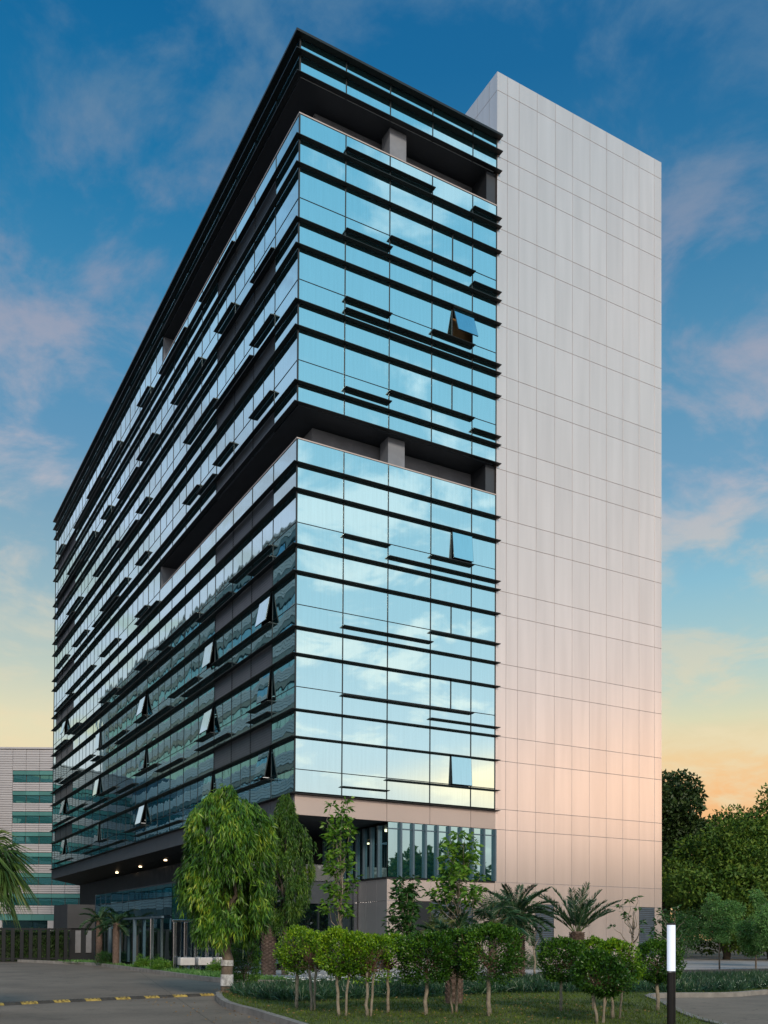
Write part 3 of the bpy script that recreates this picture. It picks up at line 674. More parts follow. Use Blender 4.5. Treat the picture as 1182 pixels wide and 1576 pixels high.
ASHOKA = leafmat('drooping_leaf', [(.014, .045, .010), (.03, .09, .012), (.07, .19, .02), (.17, .33, .03), (.38, .46, .04)], .38, .3)
ASHOKA2 = leafmat('drooping_leaf_deep', [(.015, .05, .010), (.035, .095, .012), (.08, .18, .018), (.20, .30, .025)], .42, .28)
FICUS = leafmat('topiary_leaf', [(.03, .09, .008), (.08, .19, .01), (.18, .34, .012), (.36, .50, .025)], .35, .3)
FICUSD = leafmat('topiary_leaf_deep', [(.012, .045, .006), (.025, .085, .008), (.06, .16, .012), (.15, .30, .02)], .33, .25)
BROAD = leafmat('broad_leaf', [(.015, .05, .01), (.03, .10, .018), (.07, .17, .03)], .35, .25)
YOUNG = leafmat('young_leaf', [(.04, .12, .015), (.10, .24, .02), (.22, .38, .04)], .4, .35)
BIGT = leafmat('big_tree_leaf', [(.022, .065, .008), (.055, .13, .012), (.11, .19, .018), (.18, .25, .03)], .6, .2)
BIGD = leafmat('dark_tree_leaf', [(.015, .038, .010), (.035, .072, .016), (.075, .12, .03)], .5, .2)
SHRUB = leafmat('shrub_leaf', [(.03, .10, .025), (.10, .24, .055), (.22, .42, .12)], .4, .3)
PALMF = leafmat('palm_leaf', [(.015, .05, .022), (.03, .09, .035), (.07, .14, .05)], .35, .2, .5)
PALMY = leafmat('fan_palm_leaf', [(.03, .06, .02), (.08, .13, .035), (.20, .24, .07), (.30, .22, .10)], .4, .3)
PALMG = leafmat('green_fan_leaf', [(.02, .05, .015), (.045, .10, .025), (.10, .18, .04), (.20, .24, .06)], .4, .3)
STRAP = leafmat('strap_leaf', [(.010, .035, .018), (.02, .065, .028), (.05, .12, .04)], .35, .15, .5)
GRASS = leafmat('grass_blade', [(.035, .065, .004), (.07, .12, .006), (.16, .22, .012)], .6, .3)
FLOWER = pmat('white_petal', (.75, .76, .74), .6)
def limb(m, p0, p1, r0, r1, wob=.06, k=5, n=7):
    p0, p1 = np.array(p0, float), np.array(p1, float); pts = []; rr = []
    Lg = np.linalg.norm(p1-p0)
    for i in range(k+1):
        t = i/k; q = p0+(p1-p0)*t
        if 0 < i < k: q = q+rng.normal(size=3)*wob*Lg*.5
        pts.append(q); rr.append(r0+(r1-r0)*t)
    m.tube(pts, rr, n)
# ------------------------------------------------------------------ drooping mast trees
def mast_tree(label, loc, h, rad_fn, z0, mats, tr, seed, nt=900, forks=1, leafL=.17, group='drooping narrow-leaved trees by the drive', wrap=False):
    global rng; rng = np.random.default_rng(seed)
    t = thing('drooping_tree', label, 'tree', loc, 0, group)
    m = MB(); limb(m, (0, 0, -.1), (.03, .02, z0+.2), tr*1.15, tr*.9, .03, 6, 12)
    for a in range(7):
        th = a*2.4; q = rad_fn(.4)*.55; limb(m, (.03, .02, z0-.1+a*.12), (q*math.cos(th), q*math.sin(th), z0+(h-z0)*(.45+.06*a)), tr*.5, tr*.12, .08)
    limb(m, (.03, .02, z0), (0, 0, h*.95), tr*.8, .02, .02, 6)
    m.build('trunk', BARK, t, smooth=True)
    # shoots hang in curtains; a few stand out so the outline is uneven
    P_, D_, Ls = [], [], []
    ncl = 120; cu = rng.random(ncl)**.85; cth = rng.random(ncl)*6.283; cr = .62+.5*rng.random(ncl)**.6
    for i in range(nt):
        k_ = rng.integers(ncl)
        if i % 9 == 0: u = rng.random(); th = rng.random()*6.283; crr = .5*rng.random()
        else: u = float(np.clip(cu[k_]+rng.normal()*.028, 0, 1)); th = cth[k_]+rng.normal()*.17; crr = cr[k_]+rng.normal()*.07
        rr = rad_fn(u)*crr*(1+.10*math.sin(3*th+5*u+seed)+.08*math.sin(13*u+th))
        _old = rad_fn(u)*(.30+.72*rng.random()**.5)*(1+.17*math.sin(3*th+5*u+seed)+.13*math.sin(7*th+11*u)+.10*math.sin(13*u+th))
        zc = z0+(h-z0)*u; c = np.array([rr*math.cos(th), rr*math.sin(th), zc]); out_d = np.array([math.cos(th), math.sin(th), 0])
        Lsh = rng.uniform(.35, .75); nl = 26
        s = np.linspace(0, 1, nl)[:, None]
        path = c+out_d*(.16*s*(1.2-s))+np.array([0, 0, -1])*(s**1.3)*Lsh
        P_.append(path+rng.normal(size=(nl, 3))*.012)
        dd = rng.normal(size=(nl, 3))*.42+out_d*.30+np.array([0, 0, -1.0]); D_.append(dd); Ls.append(rng.uniform(.75, 1.15, nl)*leafL)
    P_ = np.concatenate(P_); D_ = np.concatenate(D_); Ls = np.concatenate(Ls)
    leaf_mesh('crown', P_, D_, Ls, leafL*.17, mats, t, .2, hang=.15)
    return t
def prof(pts):
    xs_, ys__ = zip(*pts); return lambda u: float(np.interp(u, xs_, ys__))
T1 = mast_tree('yellow-green drooping tree with painted trunk bands at the end of the speed hump', (-9.15, -16.06, 0), 5.95,
          prof([(0, .55), (.08, .85), (.3, 1.0), (.5, 1.04), (.7, 1.05), (.82, .88), (.92, .55), (1, .12)]), 1.9, ASHOKA, .15, 11, 1250, leafL=.22)
WH2 = pmat('old_white_paint', (.42, .42, .42), .8, 0, .55, 9)
def sleeve(par, z0, z1, r, mat, x=0, y=0, nm='paint_band'):
    m = MB(); m.tube([(x, y, z0), (x+.004, y, z1)], [r, r*.98], 14, cap=False); return m.build(nm, mat, par, smooth=True)
sleeve(T1, .30, .62, .183, WH2); sleeve(T1, .86, 1.02, .18, WH2)
mast_tree('slender dark column-shaped drooping tree standing behind and right of the yellow-green one', (-2.75, -5.35, 0), 7.55,
          prof([(0, .35), (.12, .62), (.3, .98), (.5, .95), (.68, .68), (.85, .40), (.95, .28), (1, .08)]), 2.4, ASHOKA2, .12, 12, 950, leafL=.19)
# ------------------------------------------------------------------ clipped standards
def topiary(label, loc, zc, hh, rr, mat, nl, seed, shape='drum', bare=0., stems=1, trunk=.035, group='clipped standard trees in the lawn', leafL=.055, lean=0.):
    global rng; rng = np.random.default_rng(seed)
    t = thing('topiary_tree', label, 'clipped tree', loc, 0, group)
    m = MB(); zb = zc-hh
    for s in range(stems):
        a = s*2.1+seed; off = .0 if stems == 1 else .07
        limb(m, (off*math.cos(a), off*math.sin(a), -.05), (lean+off*2.2*math.cos(a), off*2.2*math.sin(a), zb+hh*.5), trunk*(1 if s == 0 else .7), trunk*.75, .022, 6, 8)
    m.build('trunk', BARKL, t, smooth=True)
    m = MB()
    for s in range(36 if bare == 0 else 90):
        a = rng.random()*6.283; e = rng.random(); q = rr*(.55+.4*rng.random())
        limb(m, (lean, 0, zb+hh*.15+hh*.5*rng.random()), (lean+q*math.cos(a), q*math.sin(a), zb+2*hh*(.15+.8*e)), .009, .003, .12, 4, 4)
    m.build('twigs', TWIG, t); hh *= rng.uniform(.92, 1.08)
    n = int(nl*1.7); th = rng.random(n)*6.283; u = rng.random(n)*2-1; dep = 1-.42*rng.random(n)**1.7
    if shape == 'drum':
        k = 4.0
    elif shape == 'ball': k = 2.0
    else: k = 2.8
    cz = u; rad = (1-np.abs(cz)**k)**(1/k)
    # some points on the flat top
    q = rng.random(n) < (.28 if shape == 'drum' else .1); cz = np.where(q, rng.uniform(.80, 1.0, n), cz); rad = np.where(q, np.sqrt(rng.random(n))*(1-np.abs(cz)**k)**(1/k), rad)
    lump = 1+.10*np.sin(3*th+seed)+.08*np.sin(7*th+9*cz+seed*2)+.07*np.sin(5*cz+seed)+.05*np.sin(11*th-7*cz+seed)
    P_ = np.stack([lean+rr*rad*dep*lump*np.cos(th), rr*rad*dep*lump*np.sin(th), zc+hh*cz*lump*(.9+.1*dep)], 1)
    if bare > 0:
        keep = (P_[:, 2] > zc+hh*(.55-1.2*(1-bare))) | (rng.random(n) < .16)
        P_ = P_[keep]
    # gaps: thin out by a coarse pattern
    g_ = np.sin(P_[:, 0]*9+seed)+np.sin(P_[:, 1]*8+1.7*seed)+np.sin(P_[:, 2]*11+seed); P_ = P_[(g_ > -.95) | (rng.random(len(P_)) < .3)]
    P_[:, 0] += (.10*np.sin(seed*1.7))*(P_[:, 2]-zc)/hh*rr; P_[:, 2] += .10*hh*np.sin(P_[:, 0]/rr*2+seed)
    c = np.array([lean, 0, zc]); D_ = unit(P_-c)*.7+rng.normal(size=P_.shape)*.6+np.array([0, 0, .25])
    leaf_mesh('crown', P_, D_, rng.uniform(.7, 1.2, len(P_))*leafL*1.1, leafL*.58, mat, t, .15)
    return t
TP = [ # label, x, y, crown centre z, half height, radius, mat, n, shape, bare, stems
 ('bright green clipped tree with low-hanging left side, leftmost of the row', -9.79, -22.26, 1.46, .44, .42, FICUS, 3600, 'soft', 0, 1, .04),
 ('thin clipped tree with mostly bare reddish twigs, second in the row from the left', -9.7, -23.0, 1.40, .40, .42, FICUS, 2000, 'soft', .55, 2, .035),
 ('big yellow-green clipped tree, third in the row from the left', -9.75, -24.4, 1.43, .42, .50, FICUS, 5200, 'soft', 0, 2, .035),
 ('clipped tree with leafy cap above a wide bare brown twiggy underside', -9.35, -24.7, 1.33, .42, .46, FICUS, 3600, 'soft', .62, 2, .035),
 ('small flat-topped clipped tree with brown twiggy sides, between two broader ones', -8.6, -24.2, 1.42, .40, .37, FICUS, 3200, 'drum', .5, 1, .035),
 ('broad square-cut dense green clipped tree to the left of the thick palm trunk', -8.1, -24.9, 1.40, .46, .50, FICUSD, 6500, 'drum', 0, 1, .045),
 ('flat-topped clipped tree with crooked forked stems beside the palm trunk', -7.3, -24.8, 1.43, .44, .42, FICUSD, 4200, 'drum', 0, 2, .03),
 ('largest square-cut clipped tree with a rounded right shoulder, rightmost of the left row', -7.1, -25.7, 1.42, .48, .60, FICUSD, 8000, 'drum', 0, 1, .05)]
for i, a in enumerate(TP): topiary(a[0], (a[1], a[2], .1), a[3]-.20, a[4]*1.06, a[5]*1.07, a[6], a[7], 20+i, a[8], a[9], a[10], a[11])
TQ = [
 ('round dark-leaved clipped tree on several crooked stems, foremost of the right cluster', -6.2, -28.0, 1.08, .38, .50, FICUSD, 5200, 'ball', 0, 3, .03),
 ('glossy yellow-green clipped ball on pale forked stems left of the lamp post', -5.2, -27.3, 1.27, .42, .46, FICUS, 5600, 'ball', 0, 3, .03),
 ('round clipped tree on one straight stem behind the lamp post', -2.85, -26.1, 1.30, .40, .48, FICUSD, 4800, 'ball', 0, 1, .045),
 ('clipped ball standing behind the foremost dark one, level with its top', -4.9, -25.3, 1.36, .40, .45, FICUSD, 4400, 'ball', 0, 1, .035),
 ('small clipped ball peeping between the two taller ones of the right cluster', -3.9, -25.2, 1.40, .34, .38, FICUS, 3400, 'ball', 0, 1, .035)]
for i, a in enumerate(TQ): topiary(a[0], (a[1], a[2], .1), a[3]-.20, a[4]*1.06, a[5]*1.07, a[6], a[7], 40+i, a[8], a[9], a[10], a[11], group='clipped ball trees right of the lawn')
topiary('small dark bushy shrub behind the first clipped trees', (-7.7, -13.6, .1), .75, .65, .5, FICUSD, 4000, 61, 'soft', 0, 2, .02, group='bushes')
# ------------------------------------------------------------------ palms
def frond(P_, D_, Lf_, base, az, el, length, nleaf, droop, m, leafl, width=.0):
    """feather frond: rachis tube plus leaflets collected into P_, D_"""
    s = np.linspace(0, 1, 9); dirh = np.array([math.cos(az), math.sin(az), 0]); pts = []
    p = np.array(base, float); e = el
    for i in range(9):
        pts.append(p.copy()); d = dirh*math.cos(e)+np.array([0, 0, 1])*math.sin(e); p = p+d*length/8; e -= droop/8
    m.tube(pts, [.022*(1-.85*i/8) for i in range(9)], 4)
    pts = np.array(pts); side = np.array([-dirh[1], dirh[0], 0])
    for k in range(nleaf):
        u = .16+.84*k/nleaf; f = u*8; i = min(int(f), 7); q = pts[i]*(1-(f-i))+pts[i+1]*(f-i); tdir = unit(pts[i+1]-pts[i])
        for sg in (-1, 1):
            P_.append(q); D_.append(tdir*.75+side*sg*.75+np.array([0, 0, .28])+rng.normal(size=3)*.12); Lf_.append(leafl*math.sin(math.pi*(.12+.8*u))**.6)
def feather_palm(label, loc, th, tr, nf, length, seed, mat=PALMF, elr=(-.2, 1.35), leafl=.32, boot=True, group='date palms in the beds', lw=.028, azs=None, droop=1.0, nlf=74):
    global rng; rng = np.random.default_rng(seed)
    t = thing('date_palm', label, 'palm', loc, 0, group); m = MB()
    m.tube([(0, 0, -.1), (0, 0, th*.3), (0, 0, th*.7), (0, 0, th+.1)], [tr*1.08, tr, tr*1.02, tr*.7], 12)
    n = int(th/.075)
    if boot:
        for i in range(n):
            for k in range(7):
                a = k*2*math.pi/7+i*.45; zz = .04+i*th/n; c, s = math.cos(a), math.sin(a); w = tr*.42
                b = np.array([c*tr*.93, s*tr*.93, zz]); sd = np.array([-s, c, 0])
                tip = b+np.array([c, s, 0])*tr*.28+np.array([0, 0, .10])
                m.add([b-sd*w, b+sd*w, tip+sd*w*.45, tip-sd*w*.45, b+np.array([0, 0, .10])], [(0, 1, 2, 3), (3, 2, 4), (0, 3, 4), (1, 4, 2)])
    m.build('trunk', BOOT, t)
    P_, D_, Lf_ = [], [], []; m = MB()
    for i in range(nf):
        az = i*2.39996+rng.normal()*.15 if azs is None else azs[i]; e = elr[0]+(elr[1]-elr[0])*(i+.5)/nf
        frond(P_, D_, Lf_, (tr*.3*math.cos(az), tr*.3*math.sin(az), th), az, e, length*rng.uniform(.8, 1.1), nlf, droop*rng.uniform(.6, 1.2), m, leafl)
    m.build('frond_ribs', pmat('rib_'+str(seed), (.10, .14, .05), .5), t)
    leaf_mesh('fronds', np.array(P_), np.array(D_), np.array(Lf_), lw, mat, t, .3)
    return t
def fan_palm(label, loc, th, tr, nf, pet, leafl, seed, mat=PALMF, group='fan palms', elr=(-.6, 1.4), trunk=True, droop=.35):
    global rng; rng = np.random.default_rng(seed)
    t = thing('fan_palm', label, 'palm', loc, 0, group); m = MB()
    m.tube([(0, 0, -.1), (0, 0, th*.5), (0, 0, th)], [tr*1.1, tr, tr*.8], 10); m.build('trunk', BOOT, t)
    m = MB(); P_, D_, Lf_ = [], [], []
    for i in range(nf):
        az = i*2.39996+rng.normal()*.1; e = elr[0]+(elr[1]-elr[0])*(i+.5)/nf
        d = np.array([math.cos(az)*math.cos(e), math.sin(az)*math.cos(e), math.sin(e)]); b = np.array([0, 0, th]); pl = pet*rng.uniform(.7, 1.1)
        tip = b+d*pl; m.tube([b, b+d*pl*.5+np.array([0, 0, .03]), tip], [.016, .012, .009], 4)
        s = unit(np.cross(d, [0, 0, 1.])); nn = np.cross(s, d)
        for k in range(34):
            a = -2.3+4.6*k/33; dd = d*math.cos(a)+s*math.sin(a)
            P_.append(tip+rng.normal(size=3)*.008); D_.append(dd+np.array([0, 0, -droop])+nn*.1*math.cos(a)); Lf_.append(leafl*(.75+.3*math.cos(a*.7)))
    m.build('leaf_stalks', pmat('stalk_'+str(seed), (.16, .16, .06), .5), t)
    leaf_mesh('fronds', np.array(P_), np.array(D_), np.array(Lf_), leafl*.055, mat, t, .25, hang=droop*.7)
    return t
feather_palm('stout palm trunk with rough leaf bases in the middle of the lawn under spiky foliage', (-5.75, -22.4, .1), 1.35, .19, 16, .95, 71, leafl=.26, elr=(.1, 1.4))
feather_palm('date palm with full dark crown in front of the grey wall louvre', (2.3, -14.3, .1), 2.35, .26, 38, 1.5, 72, leafl=.30, elr=(-.75, 1.4), lw=.03)
feather_palm('date palm with two tall upright fronds in front of the pale end slab', (6.2, -13.0, .1), 1.75, .26, 17, 2.0, 73, leafl=.40, elr=(.75, 1.5), lw=.036, droop=.75, nlf=44)
feather_palm('rough-barked palm trunk beside the drooping tree, its crown lost in the leaves', (-3.3, -4.95, 0), 3.0, .27, 10, 1.0, 74, leafl=.3, elr=(.2, 1.2), lw=.03)
fan_palm('fan-leaved palm with stiff blue-green fans left of the full date palm', (.6, -15.2, .1), 2.05, .15, 22, .75, .62, 75)
fan_palm('pale spiky fan palm half hidden behind the square-cut clipped trees', (-1.9, -15.6, .1), 1.55, .12, 18, .5, .5, 76, mat=PALMY)
fan_palm('tall fan palm leaning in from the left edge with sunlit drooping fans', (-15.95, -19.95, 0), 3.15, .16, 26, .62, .75, 77, mat=PALMG, group='fan palm at the left edge', elr=(-.9, 1.2), droop=.55)
pk = thing('palm_planter', 'round kerbed planter holding the fan palm at the left edge', 'planter', (-15.95, -19.95, 0))
m = MB(); m.tube([(0, 0, 0), (0, 0, .22)], [.36, .36], 28); m.build('kerb_ring', KERBM, pk); m = MB(); m.tube([(0, 0, .2), (0, 0, .235)], [.30, .29], 28); m.build('soil', LAWN, pk)
feather_palm('shaded palm by the dark lobby, left one of the pair', (-6.15, 12.9, .05), 2.5, .15, 14, 1.2, 78, mat=PALMF, leafl=.3, elr=(-.5, 1.2), group='shaded palms by the lobby')
feather_palm('shaded palm by the dark lobby, right one of the pair', (-6.1, 9.2, .05), 2.2, .15, 14, 1.2, 79, mat=PALMF, leafl=.3, elr=(-.5, 1.2), group='shaded palms by the lobby')
# ------------------------------------------------------------------ small leafy trees
def whorl_tree(label, loc, branches, mat, seed, leafl=.2, leafw=.07, nleaf=14, tufts=3, bark=BARKL, name='young_tree', cat='tree', group='small trees in the beds', r0=.035, spread=.16, droop=.15):
    """thin trunk with limbs given as (x, y, z) tips; tufts of leaves along the limb ends"""
    global rng; rng = np.random.default_rng(seed)
    t = thing(name, label, cat, loc, 0, group); m = MB(); P_, D_, Lf_ = [], [], []
    top = max(b[2] for b in branches); limb(m, (0, 0, -.05), (branches[0][0]*.5, branches[0][1]*.5, top*.62), r0, r0*.55, .025, 6)
    for (x, y, zz) in branches:
        z0 = min(top*.62, zz*.62); b0 = np.array([branches[0][0]*.5*(z0/(top*.62)), branches[0][1]*.5*(z0/(top*.62)), z0]); tip = np.array([x, y, zz])
        limb(m, b0, tip, r0*.5, .006, .08, 5, 5)
        for k in range(tufts):
            c = tip+(b0-tip)*(.0+.42*k/tufts)+rng.normal(size=3)*spread*.4*(k > 0)
            for q in range(nleaf):
                a = rng.random()*6.283; e = rng.uniform(-.5, .8); d = np.array([math.cos(a)*math.cos(e), math.sin(a)*math.cos(e), math.sin(e)])
                P_.append(c+d*spread*rng.random()*.9); D_.append(d+np.array([0, 0, -droop])); Lf_.append(leafl*rng.uniform(.6, 1.1))
    m.build('trunk', bark, t, smooth=True)
    leaf_mesh('crown', np.array(P_), np.array(D_), np.array(Lf_), leafw, mat, t, .2, hang=.15); return t
def sprays(n, zlo, zhi, rmax, seed):
    r_ = random.Random(seed); return [(r_.uniform(.25, 1)*rmax*math.cos(i*2.4)*(1.1-i/n*.5), r_.uniform(.25, 1)*rmax*math.sin(i*2.4)*(1.1-i/n*.5), zlo+(zhi-zlo)*i/(n-1)) for i in range(n)][::-1]
whorl_tree('slim young tree with airy light green tiers in front of the dark recess', (-4.55, -13.75, .1), sprays(19, 2.5, 6.05, .62, 3), YOUNG, 81, .22, .095, 20, 3, spread=.20)
whorl_tree('young tree with light green leaf sprays in front of the tinted window box', (-1.0, -15.5, .1), sprays(17, 2.9, 5.0, 1.0, 5), YOUNG, 82, .24, .10, 22, 3, spread=.22)
whorl_tree('broad-leaved tree with dark glossy rosettes left of the louvred wall', (-2.9, -15.2, .1), sprays(22, 1.7, 3.5, .75, 7), BROAD, 83, .26, .09, 14, 3, spread=.14, r0=.05)
whorl_tree('broad-leaved tree behind the others with upright rosettes', (-.6, -14.4, .1), sprays(16, 2.0, 3.8, .8, 9), BROAD, 84, .24, .085, 12, 3, spread=.14, r0=.045)
whorl_tree('frangipani with bare forked branches tipped by leaf rosettes against the pale slab', (9.4, -12.6, .1), sprays(9, 1.9, 3.3, .9, 11), BROAD, 85, .22, .08, 13, 1, name='frangipani', group='frangipanis by the pale slab', spread=.06, r0=.06)
whorl_tree('frangipani left of the upright palm fronds', (5.6, -11.2, .1), sprays(7, 1.9, 3.0, .6, 12), BROAD, 86, .2, .07, 12, 1, name='frangipani', group='frangipanis by the pale slab', spread=.06, r0=.05)
whorl_tree('dark frangipani in front of the right-hand wall louvre', (11.9, -12.2, .1), sprays(14, 1.2, 2.9, 1.2, 13), BROAD, 87, .24, .08, 13, 2, name='frangipani', group='frangipanis by the pale slab', spread=.12, r0=.05)
# ------------------------------------------------------------------ bushes with a trunk
def lumpy_crown(n, lumps, zfloor=-9):
    """points scattered in shells round a list of (x, y, z, r) lumps"""
    P_, D_ = [], []; w = np.array([l[3]**2 for l in lumps]); w /= w.sum(); idx = rng.choice(len(lumps), n, p=w)
    Lm = np.array(lumps)[idx]; d = rand_dir(n); dep = 1-.55*rng.random(n)**1.6
    P_ = Lm[:, :3]+d*(Lm[:, 3]*dep)[:, None]*np.array([1, 1, .85]); return P_[P_[:, 2] > zfloor], d[P_[:, 2] > zfloor]
def crown_lumps(n, rx_, rz_, zc, lr, power=2.):
    out_ = []
    for i in range(n):
        d = unit(rng.normal(size=3)); q = rng.random()**.45
        out_.append((d[0]*rx_*q, d[1]*rx_*q, zc+d[2]*rz_*q, lr*rng.uniform(.6, 1.25)))
    return out_
def bush(label, loc, rx_, zc, hz, n, mat, seed, leafl=.12, leafw=.04, nl=22, lr=.3, cone=0., group='bushy young trees along the right bed', cat='tree', name='bushy_tree'):
    global rng; rng = np.random.default_rng(seed)
    t = thing(name, label, cat, loc, 0, group); m = MB(); limb(m, (0, 0, -.1), (0, 0, zc), .045, .02, .02, 5)
    for i in range(8): a = i*2.4; limb(m, (0, 0, zc-hz*.6+i*.05), (rx_*.7*math.cos(a), rx_*.7*math.sin(a), zc+hz*(.1*i-.3)), .018, .005, .08, 4, 5)
    m.build('trunk', BARK, t, smooth=True)
    l_ = [(x*(1-cone*max(0, (z_-zc)/hz)), y*(1-cone*max(0, (z_-zc)/hz)), z_, r_*(1-cone*.6*max(0, (z_-zc)/hz))) for x, y, z_, r_ in crown_lumps(nl, rx_*.75, hz*.8, zc, lr)]
    P_, d = lumpy_crown(n, l_); D_ = d*.6+rng.normal(size=d.shape)*.6+np.array([0, 0, -.1])
    leaf_mesh('crown', P_, D_, rng.uniform(.7, 1.2, len(P_))*leafl, leafw, mat, t, .2, hang=.1); return t
bush('feathery green tree at the foot of the slab corner', (17.0, -10.5, .1), 1.1, 2.5, 1.55, 9000, SHRUB, 91, lr=.45)
bush('narrow cone-shaped feathery tree right of the lamp post', (16.2, -13.2, .1), .85, 2.3, 1.7, 8500, SHRUB, 92, cone=.75, lr=.4)
bush('small round-headed feathery tree on a thin stem by the road', (15.4, -14.6, .1), .85, 2.1, 1.0, 6500, SHRUB, 93, lr=.38)
bush('feathery tree at the right edge of the view', (22.3, -11.2, .1), 1.5, 2.6, 1.7, 9500, SHRUB, 94, lr=.55)
bush('low dark tree in shade behind the feathery ones', (28.5, -5.0, .1), 2.2, 2.2, 1.6, 8000, BROAD, 95, lr=.8)
bush('dark leafy tree in the gap right of the slab', (27.2, 1.5, .1), 1.9, 2.3, 1.9, 8000, BROAD, 96, lr=.8)
# ------------------------------------------------------------------ large trees
def big_tree(label, loc, h, rx_, zc, hz, n, mat, seed, leafl=.42, leafw=.22, nl=60, lr=2.0, group='large trees beyond the building', flat=.7):
    global rng; rng = np.random.default_rng(seed)
    t = thing('broad_tree', label, 'tree', loc, 0, group); m = MB(); limb(m, (0, 0, -.2), (.3, .2, zc-hz*.3), h*.03, h*.02, .03, 6, 10)
    l_ = crown_lumps(nl, rx_*.85, hz*.85, zc, lr)
    for (x, y, z_, r_) in l_[:22]: limb(m, (.2, .1, zc-hz*.55+random.random()), (x*.9, y*.9, z_), h*.009, .03, .07, 5, 6)
    m.build('trunk', BARK, t, smooth=True)
    P_, d = lumpy_crown(n, l_, .4); D_ = d*.5+rng.normal(size=d.shape)*.7
    leaf_mesh('crown', P_, D_, rng.uniform(.6, 1.2, len(P_))*leafl, leafw, mat, t, .2); return t
big_tree('large dark loose-crowned tree rising just right of the slab', (47, 22, 0), 17.5, 6.2, 11.0, 6.6, 34000, BIGD, 101, .42, .25, 70, 1.5)
big_tree('broad olive-green tree with fine foliage at the right edge', (46, 9.5, 0), 15, 7.4, 7.8, 6.4, 62000, BIGT, 102, .32, .17, 80, 1.9)
big_tree('broad dark green tree filling the gap under the olive one', (40, 9.0, 0), 10, 5.6, 5.2, 4.9, 42000, BIGT, 103, .32, .17, 60, 1.6)
big_tree('distant leafy tree top at the far right edge', (59, 9, 0), 16, 6, 10.3, 5.6, 26000, BIGD, 104, .42, .24, 60, 1.4)
big_tree('tree in deep shade low behind the feathery shrubs', (52, 2, 0), 9, 6.5, 4.6, 4.4, 34000, BIGT, 105, .36, .2, 60, 1.6)
big_tree('low dark tree mass behind the paving at the right edge', (66, -3, 0), 9, 9, 4.2, 4.4, 24000, BIGT, 106, .34, .2, 70, 2.2)
big_tree('deep-shaded tree right behind the slab foot', (44, 3, 0), 8, 5.5, 3.6, 3.8, 20000, BIGT, 107, .3, .16, 60, 1.6)
# row on the far side of the drive, behind the viewpoint; the lower glass mirrors it
proto = big_tree('first street tree across the drive, mirrored in the lower windows', (-18, -70, 0), 13.5, 6.5, 6.9, 6.7, 12000, BIGT, 110, .9, .5, 60, 2.3, group='street trees across the drive')
for i, (x, y, s, lb) in enumerate([(-9, -96, 1.05, 'second'), (0, -90, .85, 'third'), (9, -95, 1.1, 'fourth'), (18, -91, .95, 'fifth'), (28, -96, 1.15, 'sixth'), (38, -91, .9, 'seventh'), (48, -94, 1.1, 'eighth'), (58, -91, .95, 'ninth'), (69, -95, 1.0, 'tenth'), (80, -92, 1.1, 'eleventh'), (92, -95, 1.1, 'twelfth'), (105, -93, 1.2, 'thirteenth'), (-28, -93, 1., 'fourteenth')]):
    c = copy_tree(proto); c.location = (x, y+28, 0); c.rotation_euler = (0, 0, i*1.3); c.scale = (s, s, s); c['label'] = lb+' street tree across the drive, mirrored in the lower windows'
# ------------------------------------------------------------------ ground planting
def in_poly(px, py, poly):
    ins = np.zeros(len(px), bool); n = len(poly); j = n-1
    for i in range(n):
        xi, yi = poly[i]; xj_, yj_ = poly[j]
        c = ((yi > py) != (yj_ > py)) & (px < (xj_-xi)*(py-yi)/(yj_-yi+1e-12)+xi); ins ^= c; j = i
    return ins
def scatter(poly, n, grow=0):
    xs_ = [p[0] for p in poly]; ys__ = [p[1] for p in poly]; x = rng.uniform(min(xs_), max(xs_), n); y = rng.uniform(min(ys__), max(ys__), n); k = in_poly(x, y, poly); return x[k], y[k]
rng = np.random.default_rng(5)
bed = [(-8.9, -16.0), (-9.4, -17.3), (-9.6, -19.6), (-8.9, -20.6), (-6.8, -20.2), (-4.5, -20.3), (-2, -19.6), (1.2, -20.9), (4, -21.9), (6.2, -21.4), (14, -20.3), (29, -19.2), (29, -15.2), (10, -14.6), (0, -13.7), (-6.4, -14.3)]
x, y = scatter(bed, 12000); zt = np.full(len(x), .1)
Pq = np.repeat(np.stack([x, y, zt], 1), 7, 0)+rng.normal(size=(len(x)*7, 3))*np.array([.03, .03, 0]); a = rng.random(len(Pq))*6.283; e = rng.uniform(.5, 1.45, len(Pq))
Dq = np.stack([np.cos(a)*np.cos(e), np.sin(a)*np.cos(e), np.sin(e)], 1)
tag(leaf_mesh('strap_leaf_bed', Pq, Dq, rng.uniform(.3, .6, len(Pq)), .028, STRAP, None, .3, hang=.25), 'dense bed of dark strap-leaved plants behind the lawn', 'ground cover', kind='stuff')
lawn_in = [(p[0]*.995, p[1]) for p in isl]
x, y = scatter(lawn_in, 150000); k = ~in_poly(x, y, bed) & (y > -31); x, y = x[k], y[k]
Pq = np.stack([x, y, np.full(len(x), .1)], 1); a = rng.random(len(Pq))*6.283; e = rng.uniform(.4, 1.4, len(Pq)); Dq = np.stack([np.cos(a)*np.cos(e), np.sin(a)*np.cos(e), np.sin(e)], 1)
tag(leaf_mesh('lawn_grass', Pq, Dq, rng.uniform(.05, .13, len(Pq)), .013, GRASS, None, .2), 'short green grass of the lawn', 'grass', kind='stuff')
